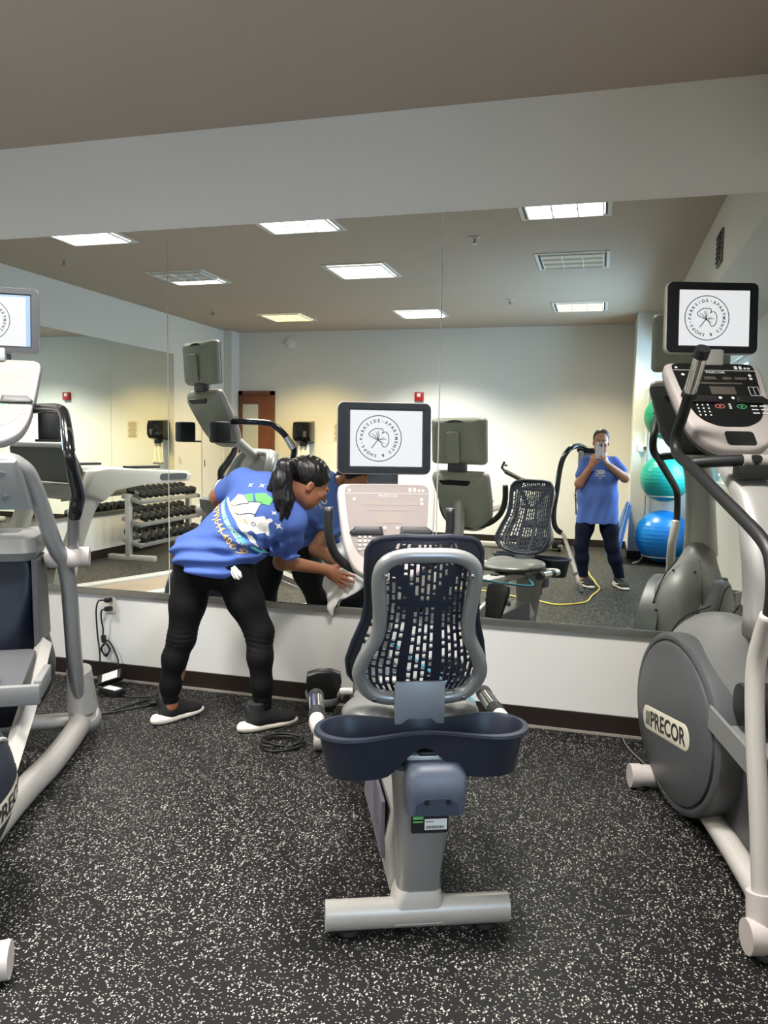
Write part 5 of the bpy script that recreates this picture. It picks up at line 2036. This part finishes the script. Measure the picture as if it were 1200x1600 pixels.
# ---- the person taking the picture (seen in the mirror)
pp = thing('person', 'person in loose blue T-shirt holding a phone before the face, reflected in the mirror', 'person', (0, -4.12, 0))
OFF2 = np.array([0, -4.12, 0])
def Q(*p):
    return np.array(p[0] if len(p) == 1 else p, float) - OFF2
HC2 = Q(-.004, -4.13, 1.445)
H2 = Frame(HC2, axes((0, 1, -.10), (0, .1, 1)))
sL, sR = Q(-.13, -4.15, 1.24), Q(.118, -4.17, 1.24)
ch2, be2, pe2 = Q(0, -4.15, 1.15), Q(-.01, -4.15, .95), Q(-.015, -4.15, .80)
nk2 = Q(0, -4.165, 1.285)
eL, eR2 = Q(-.195, -4.05, 1.03), Q(.232, -4.09, 1.10)
wL, wR = Q(-.085, -3.945, 1.215), Q(.06, -3.955, 1.235)
hL, hR = Q(-.10, -4.15, .76), Q(.08, -4.15, .76)
kL, kR = Q(-.155, -4.10, .42), Q(.14, -4.13, .42)
aL, aR = Q(-.12, -4.13, .085), Q(.235, -4.18, .085)
S_ = SDF(Q(-.36, -4.34, -.02), Q(.38, -3.84, 1.62), .006)
head(S_, H2, nk2)
S_.ell(ch2, (.13, .10, .15), k=.03).chain([sL, sR], [.05, .05], k=.03).chain([ch2, be2, pe2], [.12, .12, .13], k=.05)
S_.chain([nk2, ch2], [.06, .09], k=.03)
S_.chain([pe2, hL, kL, aL], [.12, .09, .056, .037], k=.03).chain([pe2, hR, kR, aR], [.12, .09, .056, .037], k=.03)
S_.chain([sL, eL, wL], [.052, .045, .027], k=.02).chain([sR, eR2, wR], [.052, .045, .027], k=.02)
S_.chain([aL, Q(-.10, -4.10, .04)], [.032, .018], k=.02).chain([aR, Q(.25, -4.15, .04)], [.032, .018], k=.02)
# the phone's own axes are those of the camera it carries
fwn, rn, un = np.array(fw), np.array(r2), np.array(u2)
PH = np.array(CAM) - OFF2 - fwn * .012 - rn * .024 - un * .052
def hframe(w_, x, y):
    y = nrm(y)
    x = nrm(np.array(x) - y * (np.array(x) @ y))
    return Frame(w_, np.stack([x, y, np.cross(x, y)], 1))
# one hand grips from each side; palm faces the phone
FL = hframe(wL, (.25, .35, .9), PH - un * .05 - rn * .048 - wL)
if FL.R[:, 2] @ rn > 0:
    FL.R[:, 2] *= -1
hand(S_, wL, FL, [(.0, .45), (0, .5), (0, .55), (0, .6)], [(.02, .02, -.01), (.045, .045, -.02), (.055, .07, -.03), (.05, .092, -.04)], .92)
FR_ = hframe(wR, (-.1, .35, .9), PH - un * .055 + rn * .05 - wR)
if FR_.R[:, 2] @ rn < 0:
    FR_.R[:, 2] *= -1
hand(S_, wR, FR_, [(.0, .45), (0, .5), (0, .55), (0, .6)], [(.02, .02, -.01), (.045, .045, -.02), (.055, .07, -.03), (.05, .092, -.04)], .92)
obj('body', S_.mesh(1), M['skin_l'], pp, smooth=180)
face_bits(H2, pp, M['hair_b'])
S_ = SDF(HC2 - .2, HC2 + .2, .006)
S_.ell(H2(0, -.02, .042), (.080, .1, .086), H2.R, k=.01)
S_.cut(H2(0, .004, -.02), H2.d(0, .9, -.38), .006)
S_.ell(H2(0, -.125, .05), (.04, .035, .04), k=.02)
obj('hair', S_.mesh(1), M['hair_b'], pp, smooth=180)
S_ = SDF(Q(-.3, -4.36, .06), Q(.36, -3.95, .95), .006)
S_.chain([pe2, hL], [.11, .10], k=.04).chain([pe2, hR], [.11, .10], k=.04)
S_.chain([hL, (hL + kL) / 2, kL, (kL * .6 + aL * .4), aL], [.10, .088, .068, .066, .045], k=.03)
S_.chain([hR, (hR + kR) / 2, kR, (kR * .6 + aR * .4), aR], [.10, .088, .068, .066, .045], k=.03)
S_.cut((0, 0, .10), (0, 0, -1))
S_.cut((0, 0, .76), (0, 0, 1))
obj('leggings', S_.mesh(1), M['legging_n'], pp, smooth=180)
S_ = SDF(Q(-.36, -4.38, .50), Q(.38, -3.93, 1.36), .006)
S_.ell(ch2, (.155, .125, .15), k=.03).chain([sL, sR], [.060, .060], k=.03)
S_.chain([ch2, be2, Q(-.015, -4.15, .62)], [.14, .15, .155], k=.06)
for sx in (-1, 1):
    S_.chain([Q(sx * .06, -4.15, 1.12), Q(-.012 + sx * .068, -4.15, .9), Q(-.015 + sx * .082, -4.15, .58)], [.10, .118, .128], k=.05)
S_.ell(Q(0, -4.05, 1.11), (.12, .07, .08), k=.05)
S_.chain([sL, sL * .40 + eL * .60], [.064, .070], k=.025).chain([sR, sR * .40 + eR2 * .60], [.064, .070], k=.025)
S_.cut((0, 0, .642), (0, 0, -1), .003)
S_.cone(nk2, HC2, .062, .052, k=.008, sub=True)
S_.wobble(lambda X: .005 * np.clip((1.15 - X[..., 2]) / .3, 0, 1) * np.sin(X[..., 0] * 55 + 2 * np.sin(X[..., 2] * 12)))
sh2 = obj('t_shirt', S_.mesh(2), M['shirt'], pp, smooth=180)
bv2 = BVHTree.FromPolygons([v.co for v in sh2.data.vertices], [tuple(p.vertices) for p in sh2.data.polygons])
fm = decal_frame(Q(0, -4.0, 1.13), (-1, 0, 0), (0, 1, 0))
bm = B()
text(bm, 'GIC', .05, fm, (0, .02), bold=.02)
text(bm, 'CLEANING', .02, fm, (0, -.012), bold=.01)
text(bm, 'LLC', .02, fm, (0, -.036), bold=.01)
refine(bm, .02)
obj('print_chest', drape(bm, bv2, (0, 1, 0), .004), M['p_white'], sh2, smooth=0)
for h_, t_ in ((Q(-.15, -4.21, 0), Q(-.035, -4.01, 0)), (Q(.20, -4.25, 0), Q(.29, -4.03, 0))):
    u_, F, ln = sneaker(pp, h_, t_)
    bm = B()
    for sx in (-1, 1):
        tube(bm, [F(sx * .046, ln * .62, .055), F(sx * .050, ln * .45, .043), F(sx * .047, ln * .20, .066)], [.003, .007, .002], 6, sm=4)
    obj('side_swoosh', bm, M['paper_w'], u_, smooth=180)
# phone
t = thing('phone', 'silver phone held up in front of the face of the reflected person', 'phone', CAM - fw * .012 - r2 * .024 - u2 * .052)
mm = frame_m((0, 0, 0), -r2, u2)         # depth axis = towards the mirror
bm = prism(B(), rect_path(.074, .15, .012, 5), -.005, .004, mm, bev=.002)
ph_ = obj('case', bm, M['phone'], t)
bm = prism(B(), rect_path(.036, .038, .008, 4), .004, .0055, mm @ Matrix.Translation((-.016, .053, 0)))
cm_ = obj('camera_bump', bm, M['phone'], ph_)
bm = B()
for x, y in ((-.024, .062), (-.024, .044), (-.008, .053)):
    lathe(bm, [(.0075, .0055), (.0075, .0070), (.006, .0072)], mm @ Vector((x, y, 0)), fw, 16)
obj('lens', bm, M['lens'], cm_)

# ---- backpack vacuum with hose and wand
vc = thing('backpack_vacuum', 'grey backpack vacuum with black hose and pale wand worn behind the reflected person', 'vacuum cleaner', (-.1, -4.43, 0))
bm = B()
box(bm, (-.10, .0, 1.12), (.05, .12, .46), .012)
box(bm, (.08, .0, 1.12), (.05, .12, .46), .012)
box(bm, (-.01, -.02, 1.12), (.2, .06, .42), .01)
fr = obj('back_plate', bm, mat('pale_grey_plastic', (172, 172, 166), .45), vc)
bm = B()
for k in range(4):
    for x in (-.10, .08):
        lathe(bm, [(.006, 0), (.006, .004)], (x, .062, .96 + .1 * k), (0, 1, 0), 8)
obj('bolt_holes', bm, M['black'], fr)
bm = B()
tube(bm, [(-.01, -.14, .9), (-.01, -.14, 1.32)], .11, 24)
lathe(bm, [(.11, 1.32), (.09, 1.37), (.03, 1.39)], (-.01, -.14, 0))
obj('canister', bm, M['grey_pl_dk'], vc)
bm = B()
box(bm, (-.01, .0, 1.36), (.26, .06, .05), .015)
obj('top_bar', bm, M['black'], vc)
bm = B()
tube(bm, [(-.12, .05, 1.0), (-.135, .1, .95), (-.13, .11, .85), (-.12, .1, .70)], .02, 8, flat=.3, sm=4)
tube(bm, [(-.12, .05, .98), (-.10, .1, .93), (-.115, .11, .84)], .018, 8, flat=.3, sm=4)
st_ = obj('strap', bm, M['black'], vc)
bm = B()
ringo, ringi = rect_path(.05, .05, .008, 3), rect_path(.028, .028, .004, 3)
ringframe(bm, ringo, ringi, 0, .01, frame_m((-.13, .125, .90), (1, 0, 0), (0, 0, 1)))
obj('buckle', bm, M['paper_w'], st_)
bm = B()
P = [(-.05, .0, 1.37), (-.10, .12, 1.40), (-.14, .28, 1.40), (-.20, .42, 1.37), (-.255, .47, 1.28), (-.285, .48, 1.15), (-.305, .48, .95), (-.325, .48, .78), (-.32, .48, .65), (-.29, .48, .58), (-.245, .48, .545)]
tube(bm, P, .026, 14, sm=6)
hs = obj('hose', bm, M['black_gl'], vc, smooth=180)
bm = B()
tube(bm, [(-.25, .48, .55), (-.215, .485, .51), (-.18, .50, .42), (-.04, .67, .06)], .018, 14, sm=5)
obj('wand', bm, M['shell_white'], vc, smooth=180)
bm = B()
tube(bm, [(-.09, .61, .18), (-.08, .622, .155)], .022, 14)
tube(bm, [(-.042, .667, .065), (-.026, .69, .012)], .021, 14)
obj('wand_collar', bm, M['grey_pl_dk'], vc)

# ------------------------------------------------------------------ pieces that are parts of their own
SPLIT = {'rubber_feet': 'rubber_foot', 'stabiliser': 'stabiliser_cap', 'grip_collar': 'grip_collar', 'end_caps': 'end_cap', 'cap_holes': 'cap_hole',
         'socket': 'socket', 'frame_screws': 'frame_screw', 'frame_bolts': 'frame_bolt', 'eyebrows': 'eyebrow', 'wand_collar': 'wand_collar', 'lips': 'lip',
         'screws': 'screw', 'bar_end_cap': 'bar_end_cap', 'hand_grip': 'hand_grip', 'hinge': 'hinge', 'bolt_holes': 'bolt_hole', 'lens': 'lens',
         'side_panel': 'side_panel', 'pedal_strap': 'pedal_strap', 'slat': 'slat', 'beam_cover': 'beam_cover', 'side_swoosh': 'side_stripe', 'print_stars': 'print_star'}
def split_loose(o, nm):
    me = o.data
    n = len(me.vertices)
    par = list(range(n))
    def find(a):
        while par[a] != a:
            par[a] = par[par[a]]
            a = par[a]
        return a
    for e in me.edges:
        a, b = find(e.vertices[0]), find(e.vertices[1])
        if a != b:
            par[a] = b
    groups = {}
    for p in me.polygons:
        groups.setdefault(find(p.vertices[0]), []).append(p)
    if len(groups) < 2:
        return
    for ps in groups.values():
        ids = sorted({v for p in ps for v in p.vertices})
        mp = {v: i for i, v in enumerate(ids)}
        m2 = bpy.data.meshes.new(nm)
        m2.from_pydata([me.vertices[v].co[:] for v in ids], [], [[mp[v] for v in p.vertices] for p in ps])
        m2.update()
        for x in me.materials:
            m2.materials.append(x)
        if ps[0].use_smooth:
            m2.shade_smooth()
            m2.set_sharp_from_angle(angle=math.radians(35))
        c = bpy.data.objects.new(nm, m2)
        COL.objects.link(c)
        c.parent = o.parent
        c.matrix_local = o.matrix_local
    bpy.data.objects.remove(o)
for o in [o for o in list(bpy.data.objects) if o.type == 'MESH' and o.name.split('.')[0] in SPLIT and o.parent]:
    split_loose(o, SPLIT[o.name.split('.')[0]])
